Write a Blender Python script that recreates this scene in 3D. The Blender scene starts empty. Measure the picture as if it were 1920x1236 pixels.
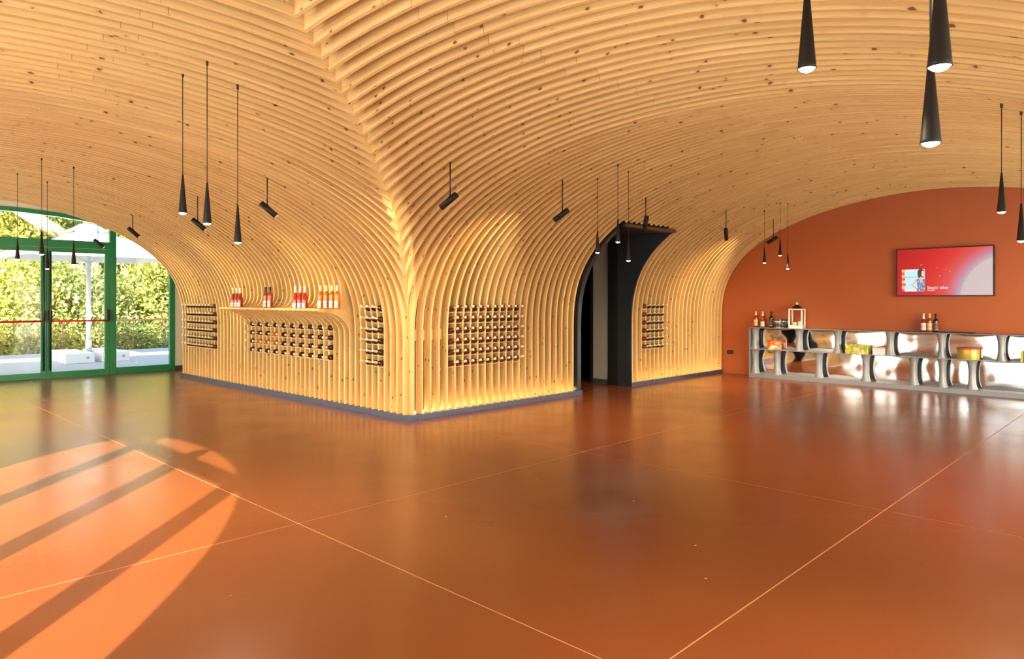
import bpy, bmesh, math, random
import numpy as np
from mathutils import Vector, Matrix

random.seed(7)
C = bpy.context.scene.collection
PI = math.pi

# ------------------------------------------------------------------ camera
CAM = (-5.2357, -6.8812, 1.5)
ANG = math.radians(44.21985)
cam_d = bpy.data.cameras.new('camera')
cam = bpy.data.objects.new('camera', cam_d)
C.objects.link(cam)
cam.location = CAM
cam.rotation_euler = (PI / 2, 0, ANG - PI / 2)
cam_d.sensor_width = 36.0
cam_d.lens = 36.0 * 1302.65 / 1920.0
cam_d.shift_y = -(618.0 - 562.5) / 1920.0
cam_d.clip_start = 0.05
cam_d.clip_end = 300
bpy.context.scene.camera = cam

# ------------------------------------------------------------------ world, sun, daylight, fill lights, exposure
sc = bpy.context.scene
sc.view_settings.view_transform = 'Standard'
sc.view_settings.look = 'None'
sc.view_settings.gamma = 1.0
sc.view_settings.use_curve_mapping = False
sc.view_settings.exposure = 0.52

world = bpy.data.worlds.new('world')
sc.world = world
world.use_nodes = True
wn = world.node_tree
bg = wn.nodes['Background']
sky = wn.nodes.new('ShaderNodeTexSky')
sky.sky_type = 'NISHITA'
sky.sun_disc = False
sky.sun_elevation = math.radians(27.6)
sky.sun_rotation = math.radians(225)
sky.dust_density = 2.0
wn.links.new(sky.outputs[0], bg.inputs[0])
bg.inputs[1].default_value = 0.54

SUN_DIR = Vector((1.0, 1.01, -0.744))
sun_d = bpy.data.lights.new('sun', 'SUN')
sun_d.energy = 19.0
sun_d.angle = math.radians(0.45)
sun_d.color = (1.0, 0.96, 0.88)
sun = bpy.data.objects.new('sun', sun_d)
sun.rotation_euler = SUN_DIR.to_track_quat('-Z', 'Y').to_euler()
C.objects.link(sun)

def area_light(name, loc, to, sx, sy, watts, col):
    d = bpy.data.lights.new(name, 'AREA')
    d.shape = 'RECTANGLE'
    d.size = sx
    d.size_y = sy
    d.energy = watts
    d.color = col
    o = bpy.data.objects.new(name, d)
    o.location = loc
    o.rotation_euler = (Vector(to) - Vector(loc)).to_track_quat('-Z', 'Y').to_euler()
    C.objects.link(o)
    return o

# daylight at the arched west window; the other three are added fill lights
area_light('south_fill_light', (-3.4, -7.56, 1.35), (-3.4, 0, 1.9), 5.6, 2.4, 30, (1.0, 0.93, 0.80))  # added fill from behind the camera for the near vault
area_light('west_window_daylight', (-6.34, -3.8, 1.45), (0, -3.8, 1.55), 3.6, 2.6, 78, (1.0, 0.95, 0.88))
area_light('southeast_fill_light', (4.2, -7.56, 1.3), (4.2, 0, 2.0), 7.0, 2.2, 62, (1.0, 0.95, 0.80))  # added fill that brightens the orange wall and east vault
area_light('west_fill_light', (-7.56, 4.0, 1.3), (0, 4.0, 1.9), 6.2, 2.2, 100, (1.0, 0.95, 0.82))  # added fill that washes the left wall evenly

# ------------------------------------------------------------------ materials
MATS = {}

def nd(nt, t, **kw):
    n = nt.nodes.new(t)
    for k, v in kw.items():
        setattr(n, k, v)
    return n

def mat(name, col, rough=0.5, metal=0.0, coat=0.0, trans=0.0, spec=None, emit=None, estr=0.0, var=0.0, vscale=8.0, bump=0.0, bscale=60.0):
    if name in MATS:
        return MATS[name]
    m = bpy.data.materials.new(name)
    m.use_nodes = True
    nt = m.node_tree
    b = nt.nodes['Principled BSDF']
    b.inputs['Base Color'].default_value = (*col, 1)
    b.inputs['Roughness'].default_value = rough
    b.inputs['Metallic'].default_value = metal
    b.inputs['Coat Weight'].default_value = coat
    b.inputs['Transmission Weight'].default_value = trans
    if spec is not None:
        b.inputs['Specular IOR Level'].default_value = spec
    if emit:
        b.inputs['Emission Color'].default_value = (*emit, 1)
        b.inputs['Emission Strength'].default_value = estr
    if var > 0 or bump > 0:
        tc = nd(nt, 'ShaderNodeTexCoord')
        no = nd(nt, 'ShaderNodeTexNoise')
        no.inputs['Scale'].default_value = vscale
        no.inputs['Detail'].default_value = 4
        nt.links.new(tc.outputs['Object'], no.inputs['Vector'])
        if var > 0:
            r = nd(nt, 'ShaderNodeMapRange')
            r.inputs['To Min'].default_value = 1 - var
            r.inputs['To Max'].default_value = 1 + var
            nt.links.new(no.outputs[0], r.inputs[0])
            mx = nd(nt, 'ShaderNodeVectorMath', operation='SCALE')
            mx.inputs[0].default_value = col
            nt.links.new(r.outputs[0], mx.inputs['Scale'])
            nt.links.new(mx.outputs[0], b.inputs['Base Color'])
        if bump > 0:
            n2 = nd(nt, 'ShaderNodeTexNoise')
            n2.inputs['Scale'].default_value = bscale
            nt.links.new(tc.outputs['Object'], n2.inputs['Vector'])
            bp = nd(nt, 'ShaderNodeBump')
            bp.inputs['Strength'].default_value = bump
            bp.inputs['Distance'].default_value = 0.01
            nt.links.new(n2.outputs[0], bp.inputs['Height'])
            nt.links.new(bp.outputs[0], b.inputs['Normal'])
    MATS[name] = m
    return m

def wood_material():
    m = bpy.data.materials.new('pine_board')
    m.use_nodes = True
    nt = m.node_tree
    L = nt.links.new
    b = nt.nodes['Principled BSDF']
    uv = nd(nt, 'ShaderNodeUVMap')
    oi = nd(nt, 'ShaderNodeObjectInfo')
    sc_ = nd(nt, 'ShaderNodeMath', operation='MULTIPLY')
    sc_.inputs[1].default_value = 53.0
    L(oi.outputs['Random'], sc_.inputs[0])
    sep = nd(nt, 'ShaderNodeSeparateXYZ')
    L(uv.outputs[0], sep.inputs[0])
    comb = nd(nt, 'ShaderNodeCombineXYZ')
    L(sep.outputs[0], comb.inputs[0])
    L(sep.outputs[1], comb.inputs[1])
    L(sc_.outputs[0], comb.inputs[2])
    # long grain
    mp = nd(nt, 'ShaderNodeVectorMath', operation='MULTIPLY')
    mp.inputs[1].default_value = (1.6, 70.0, 1.0)
    L(comb.outputs[0], mp.inputs[0])
    g = nd(nt, 'ShaderNodeTexNoise')
    g.inputs['Scale'].default_value = 1.0
    g.inputs['Detail'].default_value = 3.0
    L(mp.outputs[0], g.inputs['Vector'])
    # board to board tone
    mp2 = nd(nt, 'ShaderNodeVectorMath', operation='MULTIPLY')
    mp2.inputs[1].default_value = (0.55, 3.0, 1.0)
    L(comb.outputs[0], mp2.inputs[0])
    t = nd(nt, 'ShaderNodeTexNoise')
    t.inputs['Scale'].default_value = 1.0
    L(mp2.outputs[0], t.inputs['Vector'])
    r1 = nd(nt, 'ShaderNodeValToRGB')
    r1.color_ramp.elements[0].position = 0.25
    r1.color_ramp.elements[0].color = (0.74, 0.45, 0.16, 1)
    r1.color_ramp.elements[1].position = 0.75
    r1.color_ramp.elements[1].color = (0.90, 0.64, 0.30, 1)
    L(g.outputs[0], r1.inputs[0])
    r2 = nd(nt, 'ShaderNodeMapRange')
    r2.inputs['From Min'].default_value = 0.3
    r2.inputs['From Max'].default_value = 0.7
    r2.inputs['To Min'].default_value = 0.86
    r2.inputs['To Max'].default_value = 1.08
    L(t.outputs[0], r2.inputs[0])
    mul = nd(nt, 'ShaderNodeVectorMath', operation='SCALE')
    L(r1.outputs[0], mul.inputs[0])
    L(r2.outputs[0], mul.inputs['Scale'])
    # knots: elongated spots with a soft ring
    mp3 = nd(nt, 'ShaderNodeVectorMath', operation='MULTIPLY')
    mp3.inputs[1].default_value = (6.2, 11.0, 1.0)
    L(comb.outputs[0], mp3.inputs[0])
    wn_ = nd(nt, 'ShaderNodeTexNoise')
    wn_.inputs['Scale'].default_value = 9.0
    L(mp3.outputs[0], wn_.inputs['Vector'])
    wsub = nd(nt, 'ShaderNodeVectorMath', operation='SCALE')
    wsub.inputs['Scale'].default_value = 0.14
    L(wn_.outputs['Color'], wsub.inputs[0])
    wadd = nd(nt, 'ShaderNodeVectorMath', operation='ADD')
    L(mp3.outputs[0], wadd.inputs[0])
    L(wsub.outputs[0], wadd.inputs[1])
    v = nd(nt, 'ShaderNodeTexVoronoi')
    v.voronoi_dimensions = '3D'
    v.inputs['Scale'].default_value = 1.0
    L(wadd.outputs[0], v.inputs['Vector'])
    k1 = nd(nt, 'ShaderNodeMapRange')
    k1.interpolation_type = 'SMOOTHSTEP'
    k1.inputs['From Min'].default_value = 0.085
    k1.inputs['From Max'].default_value = 0.125
    k1.inputs['To Min'].default_value = 1.0
    k1.inputs['To Max'].default_value = 0.0
    L(v.outputs['Distance'], k1.inputs[0])
    k2 = nd(nt, 'ShaderNodeMapRange')
    k2.interpolation_type = 'SMOOTHSTEP'
    k2.inputs['From Min'].default_value = 0.06
    k2.inputs['From Max'].default_value = 0.26
    k2.inputs['To Min'].default_value = 0.30
    k2.inputs['To Max'].default_value = 0.0
    L(v.outputs['Distance'], k2.inputs[0])
    mxa = nd(nt, 'ShaderNodeMix', data_type='RGBA')
    mxa.inputs['B'].default_value = (0.42, 0.19, 0.05, 1)
    L(k2.outputs[0], mxa.inputs['Factor'])
    L(mul.outputs[0], mxa.inputs['A'])
    mxb = nd(nt, 'ShaderNodeMix', data_type='RGBA')
    mxb.inputs['B'].default_value = (0.24, 0.09, 0.025, 1)
    L(k1.outputs[0], mxb.inputs['Factor'])
    L(mxa.outputs['Result'], mxb.inputs['A'])
    L(mxb.outputs['Result'], b.inputs['Base Color'])
    b.inputs['Roughness'].default_value = 0.5
    b.inputs['Specular IOR Level'].default_value = 0.3
    bp = nd(nt, 'ShaderNodeBump')
    bp.inputs['Strength'].default_value = 0.12
    bp.inputs['Distance'].default_value = 0.003
    L(g.outputs[0], bp.inputs['Height'])
    L(bp.outputs[0], b.inputs['Normal'])
    MATS['wood'] = m
    return m

WOOD = wood_material()

def floor_material():
    m = bpy.data.materials.new('polished_terracotta_concrete')
    m.use_nodes = True
    nt = m.node_tree
    L = nt.links.new
    b = nt.nodes['Principled BSDF']
    ge = nd(nt, 'ShaderNodeNewGeometry')
    n1 = nd(nt, 'ShaderNodeTexNoise')
    n1.inputs['Scale'].default_value = 0.55
    n1.inputs['Detail'].default_value = 2
    n1.inputs['Roughness'].default_value = 0.5
    L(ge.outputs['Position'], n1.inputs['Vector'])
    cr = nd(nt, 'ShaderNodeValToRGB')
    e = cr.color_ramp.elements
    e[0].position = 0.1
    e[0].color = (0.160, 0.036, 0.0095, 1)
    e[1].position = 0.9
    e[1].color = (0.245, 0.066, 0.018, 1)
    L(n1.outputs[0], cr.inputs[0])
    # pale specks and scuffs
    v = nd(nt, 'ShaderNodeTexVoronoi')
    v.inputs['Scale'].default_value = 2.2
    L(ge.outputs['Position'], v.inputs['Vector'])
    sp = nd(nt, 'ShaderNodeMapRange')
    sp.inputs['From Min'].default_value = 0.012
    sp.inputs['From Max'].default_value = 0.02
    sp.inputs['To Min'].default_value = 0.7
    sp.inputs['To Max'].default_value = 0.0
    L(v.outputs['Distance'], sp.inputs[0])
    mx = nd(nt, 'ShaderNodeMix', data_type='RGBA')
    mx.inputs['B'].default_value = (0.75, 0.5, 0.33, 1)
    L(sp.outputs[0], mx.inputs['Factor'])
    L(cr.outputs[0], mx.inputs['A'])
    L(mx.outputs['Result'], b.inputs['Base Color'])
    n2 = nd(nt, 'ShaderNodeTexNoise')
    n2.inputs['Scale'].default_value = 1.6
    n2.inputs['Detail'].default_value = 2
    L(ge.outputs['Position'], n2.inputs['Vector'])
    rr = nd(nt, 'ShaderNodeMapRange')
    rr.inputs['To Min'].default_value = 0.17
    rr.inputs['To Max'].default_value = 0.31
    L(n2.outputs[0], rr.inputs[0])
    L(rr.outputs[0], b.inputs['Roughness'])
    b.inputs['Specular IOR Level'].default_value = 0.5
    n3 = nd(nt, 'ShaderNodeTexNoise')
    n3.inputs['Scale'].default_value = 3.0
    n3.inputs['Detail'].default_value = 3
    L(ge.outputs['Position'], n3.inputs['Vector'])
    bp = nd(nt, 'ShaderNodeBump')
    bp.inputs['Strength'].default_value = 0.0
    bp.inputs['Distance'].default_value = 0.02
    L(n3.outputs[0], bp.inputs['Height'])
    L(bp.outputs[0], b.inputs['Normal'])
    return m

FLOOR = floor_material()

def glass_material():
    m = bpy.data.materials.new('window_glass')
    m.use_nodes = True
    nt = m.node_tree
    L = nt.links.new
    nt.nodes.remove(nt.nodes['Principled BSDF'])
    out = nt.nodes['Material Output']
    tr = nd(nt, 'ShaderNodeBsdfTransparent')
    tr.inputs[0].default_value = (0.93, 0.96, 0.94, 1)
    gl = nd(nt, 'ShaderNodeBsdfGlossy')
    gl.inputs['Roughness'].default_value = 0.02
    lw = nd(nt, 'ShaderNodeLayerWeight')
    lw.inputs[0].default_value = 0.5
    pw = nd(nt, 'ShaderNodeMath', operation='POWER')
    pw.inputs[1].default_value = 4.0
    L(lw.outputs['Facing'], pw.inputs[0])
    fr = nd(nt, 'ShaderNodeMath', operation='MULTIPLY_ADD')
    fr.inputs[1].default_value = 0.6
    fr.inputs[2].default_value = 0.035
    L(pw.outputs[0], fr.inputs[0])
    mx = nd(nt, 'ShaderNodeMixShader')
    L(fr.outputs[0], mx.inputs[0])
    L(tr.outputs[0], mx.inputs[1])
    L(gl.outputs[0], mx.inputs[2])
    L(mx.outputs[0], out.inputs[0])
    return m

GLASS = glass_material()
BLACK = mat('matt_black', (0.012, 0.011, 0.011), 0.45)
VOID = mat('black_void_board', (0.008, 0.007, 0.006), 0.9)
LAMPBLK = mat('lamp_black', (0.016, 0.012, 0.010), 0.5, spec=0.25)
STEELBLK = mat('blackened_steel', (0.055, 0.062, 0.075), 0.3, metal=0.5, var=0.25, vscale=3)
PLINTH = mat('dark_anodised_metal', (0.13, 0.145, 0.21), 0.34, metal=0.75)
GREEN = mat('green_lacquer', (0.02, 0.25, 0.095), 0.28, coat=0.3)
PLASTER = mat('cream_plaster', (0.80, 0.72, 0.54), 0.8, var=0.04, vscale=2)
GREYPL = mat('grey_plaster', (0.42, 0.40, 0.37), 0.7)
ORANGE = mat('orange_wall_paint', (0.46, 0.115, 0.032), 0.55, var=0.03, vscale=1.2, bump=0.05, bscale=120)
BULB = mat('warm_lens', (1, 0.9, 0.7), 0.4, emit=(1.0, 0.78, 0.48), estr=14)
LED = mat('led_strip_glow', (1, 0.8, 0.5), 0.5, emit=(1.0, 0.70, 0.26), estr=28)

# ------------------------------------------------------------------ mesh helpers
class MB:
    def __init__(s):
        s.bm = bmesh.new()
    def box(s, x0, x1, y0, y1, z0, z1, bevel=0.0):
        r = bmesh.ops.create_cube(s.bm, size=1.0)
        vs = r['verts']
        for v in vs:
            v.co = Vector(((x0 + x1) / 2 + v.co.x * (x1 - x0), (y0 + y1) / 2 + v.co.y * (y1 - y0), (z0 + z1) / 2 + v.co.z * (z1 - z0)))
        if bevel > 0:
            es = list({e for v in vs for e in v.link_edges})
            bmesh.ops.bevel(s.bm, geom=es, offset=bevel, segments=2, affect='EDGES', profile=0.5)
        return s
    def cyl(s, p0, p1, r0, r1=None, seg=16, caps=True):
        r1 = r0 if r1 is None else r1
        p0, p1 = Vector(p0), Vector(p1)
        d = (p1 - p0)
        q = d.to_track_quat('Z', 'Y').to_matrix()
        a, b = [], []
        for i in range(seg):
            t = 2 * PI * i / seg
            o = q @ Vector((math.cos(t), math.sin(t), 0))
            a.append(s.bm.verts.new(p0 + o * r0))
            b.append(s.bm.verts.new(p1 + o * r1))
        for i in range(seg):
            j = (i + 1) % seg
            s.bm.faces.new((a[i], a[j], b[j], b[i])).smooth = True
        if caps:
            s.bm.faces.new(a[::-1])
            s.bm.faces.new(b)
        return s
    def lathe(s, prof, seg=18, a0=0.0, a1=2 * PI, close=True, axis=None, smooth=True):
        full = abs(a1 - a0 - 2 * PI) < 1e-6
        n = seg if full else seg + 1
        rings = []
        for r, z in prof:
            ring = []
            for i in range(n):
                t = a0 + (a1 - a0) * i / seg
                ring.append(s.bm.verts.new((r * math.cos(t), r * math.sin(t), z)))
            rings.append(ring)
        for k in range(len(rings) - 1):
            A, B = rings[k], rings[k + 1]
            for i in range(seg):
                j = (i + 1) % n
                f = s.bm.faces.new((A[i], A[j], B[j], B[i]))
                f.smooth = smooth
        if close and full:
            if prof[0][0] > 1e-4:
                s.bm.faces.new(rings[0][::-1])
            if prof[-1][0] > 1e-4:
                s.bm.faces.new(rings[-1])
        return s
    def poly(s, pts):
        s.bm.faces.new([s.bm.verts.new(p) for p in pts])
        return s
    def prism(s, pts2, fn, t0, t1):
        """extrude a 2D polygon; fn(u,v,t) -> 3D"""
        a = [s.bm.verts.new(fn(u, v, t0)) for u, v in pts2]
        b = [s.bm.verts.new(fn(u, v, t1)) for u, v in pts2]
        n = len(a)
        s.bm.faces.new(a)
        s.bm.faces.new(b[::-1])
        for i in range(n):
            j = (i + 1) % n
            s.bm.faces.new((a[j], a[i], b[i], b[j]))
        return s
    def strip(s, inner, outer, fn, t0, t1):
        """solid band between two polylines"""
        n = len(inner)
        A = [[s.bm.verts.new(fn(*p, t)) for p in arr] for arr in (inner, outer) for t in (t0, t1)]
        il, ih, ol, oh = A
        for i in range(n - 1):
            s.bm.faces.new((il[i], il[i + 1], ih[i + 1], ih[i]))
            s.bm.faces.new((ol[i], oh[i], oh[i + 1], ol[i + 1]))
            s.bm.faces.new((il[i], ol[i], ol[i + 1], il[i + 1]))
            s.bm.faces.new((ih[i], ih[i + 1], oh[i + 1], oh[i]))
        s.bm.faces.new((il[0], ih[0], oh[0], ol[0]))
        s.bm.faces.new((il[-1], ol[-1], oh[-1], ih[-1]))
        return s
    def move(s, M):
        bmesh.ops.transform(s.bm, matrix=M, verts=s.bm.verts)
        return s
    def mesh(s, name, m, merge=True):
        if merge:
            bmesh.ops.remove_doubles(s.bm, verts=s.bm.verts, dist=1e-6)
            bmesh.ops.recalc_face_normals(s.bm, faces=s.bm.faces)
        me = bpy.data.meshes.new(name)
        s.bm.to_mesh(me)
        s.bm.free()
        if m:
            me.materials.append(m)
        return me
    def build(s, name, m, parent=None, loc=None, merge=True):
        o = bpy.data.objects.new(name, s.mesh(name, m, merge))
        C.objects.link(o)
        if parent is not None:
            o.parent = parent
        if loc is not None:
            o.location = loc
        return o

def tag(o, label=None, cat=None, group=None, kind=None):
    if label:
        o['label'] = label
    if cat:
        o['category'] = cat
    if group:
        o['group'] = group
    if kind:
        o['kind'] = kind
    return o

def empty(name, loc=(0, 0, 0), rz=0.0, label=None, cat=None, group=None, kind=None):
    o = bpy.data.objects.new(name, None)
    o.empty_display_size = 0.1
    C.objects.link(o)
    o.location = loc
    o.rotation_euler = (0, 0, rz)
    return tag(o, label, cat, group, kind)

def kids(o):
    return [c for c in C.objects if c.parent is o]

def copy_tree(src, tree=None, loc=None, rot=None):
    r = src.copy()
    C.objects.link(r)
    for ch, sub in (tree if tree is not None else [(c, kids(c)) for c in kids(src)]):
        c = ch.copy()
        C.objects.link(c)
        c.parent = r
        for g in sub:
            d = g.copy()
            C.objects.link(d)
            d.parent = c
    if loc is not None:
        r.location = loc
    if rot is not None:
        r.rotation_euler = rot
    return r

def cam_floor(px, py, z=0.0):
    F = (math.cos(ANG), math.sin(ANG))
    R = (math.sin(ANG), -math.cos(ANG))
    t = (CAM[2] - z) * 1302.65 / (py - 562.5)
    d = (px - 960) / 1302.65
    return CAM[0] + (F[0] + d * R[0]) * t, CAM[1] + (F[1] + d * R[1]) * t

# ------------------------------------------------------------------ vault geometry
HALF = 3.8
SPAN = 7.6
Z0 = 1.0
P_MID, P_EAST, P_NORTH = (2.0, 2.4, 2.11), (1.8, 2.8, 2.36), (2.0, 2.6, 2.22)
XE, YN = 8.07, 7.25
RIB_T, RIB_D = 0.028, 0.12

def lerp3(a, b, w):
    return tuple(x + (y - x) * w for x, y in zip(a, b))

def par_A(y):
    w = 0 if y < 0 else min(1, (1 - math.exp(-y / 2.5)) / (1 - math.exp(-YN / 2.5)))
    return lerp3(P_MID, P_NORTH, w)

def par_B(x):
    w = 0 if x < 0 else min(1, (1 - math.exp(-x / 1.8)) / (1 - math.exp(-XE / 1.8)))
    return lerp3(P_MID, P_EAST, w)

def half_profile(P, zb=0.072, n=26, ext=0.0):
    p, q, b = P
    pts = [(0.0, zb), (0.0, 0.4), (0.0, 0.75), (0.0, Z0)]
    for i in range(1, n + 1):
        tau = i / n
        g = 1 - (1 - tau) ** 1.6
        d = HALF * (1 - (1 - g ** q) ** (1 / p))
        pts.append((d, Z0 + b * g))
    return pts

def full_profile(P, zb=0.072, n=26):
    h = half_profile(P, zb, n)
    return h + [(SPAN - d, z) for d, z in h[:-1][::-1]]

def zprof(d, P):
    d = max(0.0, min(d, SPAN - d))
    return Z0 + P[2] * max(0.0, 1 - ((HALF - d) / HALF) ** P[0]) ** (1 / P[1])

def ceil_z(x, y):
    za = zprof(-x, par_A(y)) if -SPAN < x < 0 and y > -HALF else -9
    zb = zprof(-y, par_B(x)) if -SPAN < y < 0 else -9
    return max(za, zb)

def offset(pts, dist):
    a = np.array(pts)
    t = np.gradient(a, axis=0)
    t /= np.linalg.norm(t, axis=1)[:, None] + 1e-9
    n = np.stack([-t[:, 1], t[:, 0]], axis=1)
    return a + n * dist

def clip(a, m0, m1):
    """keep the part of polyline with m0 <= d <= m1 (d monotone)"""
    d = a[:, 0]
    out = []
    for i in range(len(a) - 1):
        p, q = a[i], a[i + 1]
        if q[0] <= m0 or p[0] >= m1:
            continue
        s = p
        e = q
        if p[0] < m0:
            s = p + (q - p) * (m0 - p[0]) / (q[0] - p[0])
        if q[0] > m1:
            e = p + (q - p) * (m1 - p[0]) / (q[0] - p[0])
        if not out:
            out.append(s)
        out.append(e)
    return np.array(out)

def resample(a, n):
    seg = np.r_[0, np.cumsum(np.linalg.norm(np.diff(a, axis=0), axis=1))]
    s = np.linspace(0, seg[-1], n)
    return np.stack([np.interp(s, seg, a[:, 0]), np.interp(s, seg, a[:, 1])], axis=1)

def rib_mesh(bands, c, axis):
    """bands: list of (lo_in, lo_out, hi_in, hi_out) polylines (d, z); one mesh with board-aligned uvs"""
    verts, faces, uvs = [], [], []
    y0, y1 = c - RIB_T / 2, c + RIB_T / 2
    for bi, (li, lo, hi, ho) in enumerate(bands):
        n = len(li)
        base = len(verts)
        for arr, t in ((li, y0), (lo, y0), (hi, y1), (ho, y1)):
            for d, z in arr:
                verts.append((-d, t, z) if axis == 'A' else (t, -d, z))
        L_, LO, H_, HO = base, base + n, base + 2 * n, base + 3 * n
        s = np.r_[0, np.cumsum(np.linalg.norm(np.diff(li, axis=0), axis=1))] + bi * 7.31
        dep = np.linalg.norm(lo - li, axis=1)
        for i in range(n - 1):
            u0, u1 = s[i], s[i + 1]
            faces.append((L_ + i, L_ + i + 1, H_ + i + 1, H_ + i)); uvs += [(u0, 5.0), (u1, 5.0), (u1, 5.03), (u0, 5.03)]
            faces.append((LO + i, HO + i, HO + i + 1, LO + i + 1)); uvs += [(u0, 6.0), (u0, 6.03), (u1, 6.03), (u1, 6.0)]
            faces.append((L_ + i, LO + i, LO + i + 1, L_ + i + 1)); uvs += [(u0, 0), (u0, dep[i]), (u1, dep[i + 1]), (u1, 0)]
            faces.append((H_ + i, H_ + i + 1, HO + i + 1, HO + i)); uvs += [(u0, 3), (u1, 3), (u1, 3 + dep[i + 1]), (u0, 3 + dep[i])]
        faces.append((L_, H_, HO, LO)); uvs += [(0, 0), (0, .03), (.1, .03), (.1, 0)]
        e = n - 1
        faces.append((L_ + e, LO + e, HO + e, H_ + e)); uvs += [(0, 0), (.1, 0), (.1, .03), (0, .03)]
    if axis == 'B':
        pass
    me = bpy.data.meshes.new('timber_rib')
    me.from_pydata(verts, [], faces)
    ul = me.uv_layers.new(name='UVMap')
    ul.data.foreach_set('uv', np.array(uvs, dtype=np.float32).ravel())
    bm = bmesh.new()
    bm.from_mesh(me)
    bmesh.ops.recalc_face_normals(bm, faces=bm.faces)
    bm.to_mesh(me)
    bm.free()
    me.materials.append(WOOD)
    return me

def split(inner, outer, cuts):
    """split a rib into boards at given distances d, leaving a fine joint"""
    bands = []
    cur = 0
    idx = []
    for cd in cuts:
        idx.append(int(np.argmin(np.abs(inner[:, 0] - cd))))
    idx = sorted(set(i for i in idx if 2 < i < len(inner) - 3))
    prev_i, prev_o = None, None
    starts = [0] + idx
    ends = idx + [len(inner) - 1]
    for a, b in zip(starts, ends):
        i_, o_ = inner[a:b + 1].copy(), outer[a:b + 1].copy()
        if a != 0:
            t = i_[1] - i_[0]
            t = t / np.linalg.norm(t) * 0.003
            i_[0] += t
            o_[0] += t
        bands.append((i_, o_, i_, o_))
    return bands

SHELF_Z = 1.385
def niche_profile(P):
    """inner edge of the ribs that carry the display shelf (north-south vault, east wall)"""
    pts = [(0.0, 0.072), (0.0, 0.4), (0.0, 0.75), (0.0, 1.04)]
    for i in range(1, 9):                        # underside of the nose
        t = PI / 2 * i / 8
        pts.append((0.46 * (1 - math.cos(t)), 1.04 + 0.30 * math.sin(t)))
    pts.append((0.48, 1.352))
    pts.append((0.48, SHELF_Z - 0.004))
    pts.append((0.473, SHELF_Z))
    pts.append((0.30, SHELF_Z + 0.0006))
    for i in range(1, 8):                        # fillet at the back of the shelf
        t = PI / 2 * i / 7
        pts.append((0.30 - 0.155 * math.sin(t), SHELF_Z + 0.0006 + 0.19 * (1 - math.cos(t))))
    zj = 1.60
    full = full_profile(P)
    half = [(d, z) for d, z in full]
    k = next(i for i, (d, z) in enumerate(half) if d > 0.215)
    # straight run up to the vault curve
    d0, z0 = pts[-1]
    d1, z1 = half[k]
    for i in range(1, 4):
        t = i / 4
        pts.append((d0 + (d1 - d0) * t * t, z0 + (z1 - z0) * t))
    return np.array(pts), half[k:]

# ------------------------------------------------------------------ the two vaults
ceilA = MB().box(-7.75, 0.0, 7.2, 7.24, 3.55, 3.75).build('ceiling', VOID)
tag(ceilA, 'long timber rib vault running to the green glass doors, its ribs forming the left wall', None, None, 'structure')
ceilB = MB().box(8.02, 8.06, -7.6, 0.0, 3.6, 3.75).build('ceiling.001', VOID)
tag(ceilB, 'timber rib vault running to the orange wall, its ribs forming the wall right of the corner', None, None, 'structure')

def add_rib(me, parent):
    o = bpy.data.objects.new('timber_rib', me)
    C.objects.link(o)
    o.parent = parent
    return o

A_Y = [0.094 + 0.1335 * k for k in range(54)]
A_Y = [y for y in A_Y if y < 7.26]
for k, y in enumerate(A_Y):
    P = par_A(y)
    jag = 0.05 if k % 2 else -0.05
    if 1.25 < y < 4.42:
        low, up = niche_profile(P)
        outer_low = np.stack([np.full(len(low), -RIB_D), low[:, 1]], axis=1)
        base_full = np.array(full_profile(P))
        off = offset(base_full, RIB_D)
        kk = len(base_full) - len(up)
        inner = np.vstack([low, np.array(up)])
        upo = off[kk:]
        for j in range(len(outer_low)):          # follow the offset curve once above its spring
            z = outer_low[j][1]
            outer_low[j][0] = np.interp(z, off[:kk + 1, 1], off[:kk + 1, 0])
        outer = np.vstack([outer_low, upo])
    else:
        inner = np.array(full_profile(P))
        outer = offset(inner, RIB_D)
    i1 = int(np.argmax(inner[:, 0] > SPAN - 0.78))
    inner, outer = inner[:i1], outer[:i1]
    add_rib(rib_mesh(split(inner, outer, [1.55 + jag, HALF + jag]), y, 'A'), ceilA)

MIDC = [-0.045 - 0.135 * k for k in range(56)]
for k, c in enumerate(MIDC):
    full = np.array(full_profile(P_MID, n=30))
    off = offset(full, RIB_D)
    def faces_at(t):
        m = min(-t, SPAN + t)
        return m
    m0, m1 = faces_at(c - RIB_T / 2), faces_at(c + RIB_T / 2)
    if c < -6.43:
        continue
    if c > -HALF and min(m0, m1) > HALF - 0.04:
        continue
    n = 44
    jag = 0.05 if k % 2 else -0.05
    def make(ax):
        li, lo = clip(full, m0, min(6.45, SPAN - m0)), clip(off, m0, min(6.45, SPAN - m0))
        hi, ho = clip(full, m1, min(6.45, SPAN - m1)), clip(off, m1, min(6.45, SPAN - m1))
        arrs = [resample(a, n) for a in (li, lo, hi, ho)]
        # split at the crown
        j = n // 2 + (1 if k % 2 else -1)
        if ax == 'B':                              # these run on over the crown to the added window bay behind the camera
            e1 = SPAN - 0.80
            arrs = [resample(clip(a, m_, e1), n) for a, m_ in ((full, m0), (off, m0), (full, m1), (off, m1))]
            j = int(np.argmin(np.abs(arrs[0][:, 0] - HALF - jag)))
            if j < 3:
                return rib_mesh([tuple(arrs)], c, ax)
        b1 = tuple(a[:j + 1].copy() for a in arrs)
        b2 = tuple(a[j:].copy() for a in arrs)
        for a in b2:
            a[0, 0] += 0.003
        return rib_mesh([b1, b2], c, ax)
    if c > -HALF:
        add_rib(make('A'), ceilA)
    add_rib(make('B'), ceilB)

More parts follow.
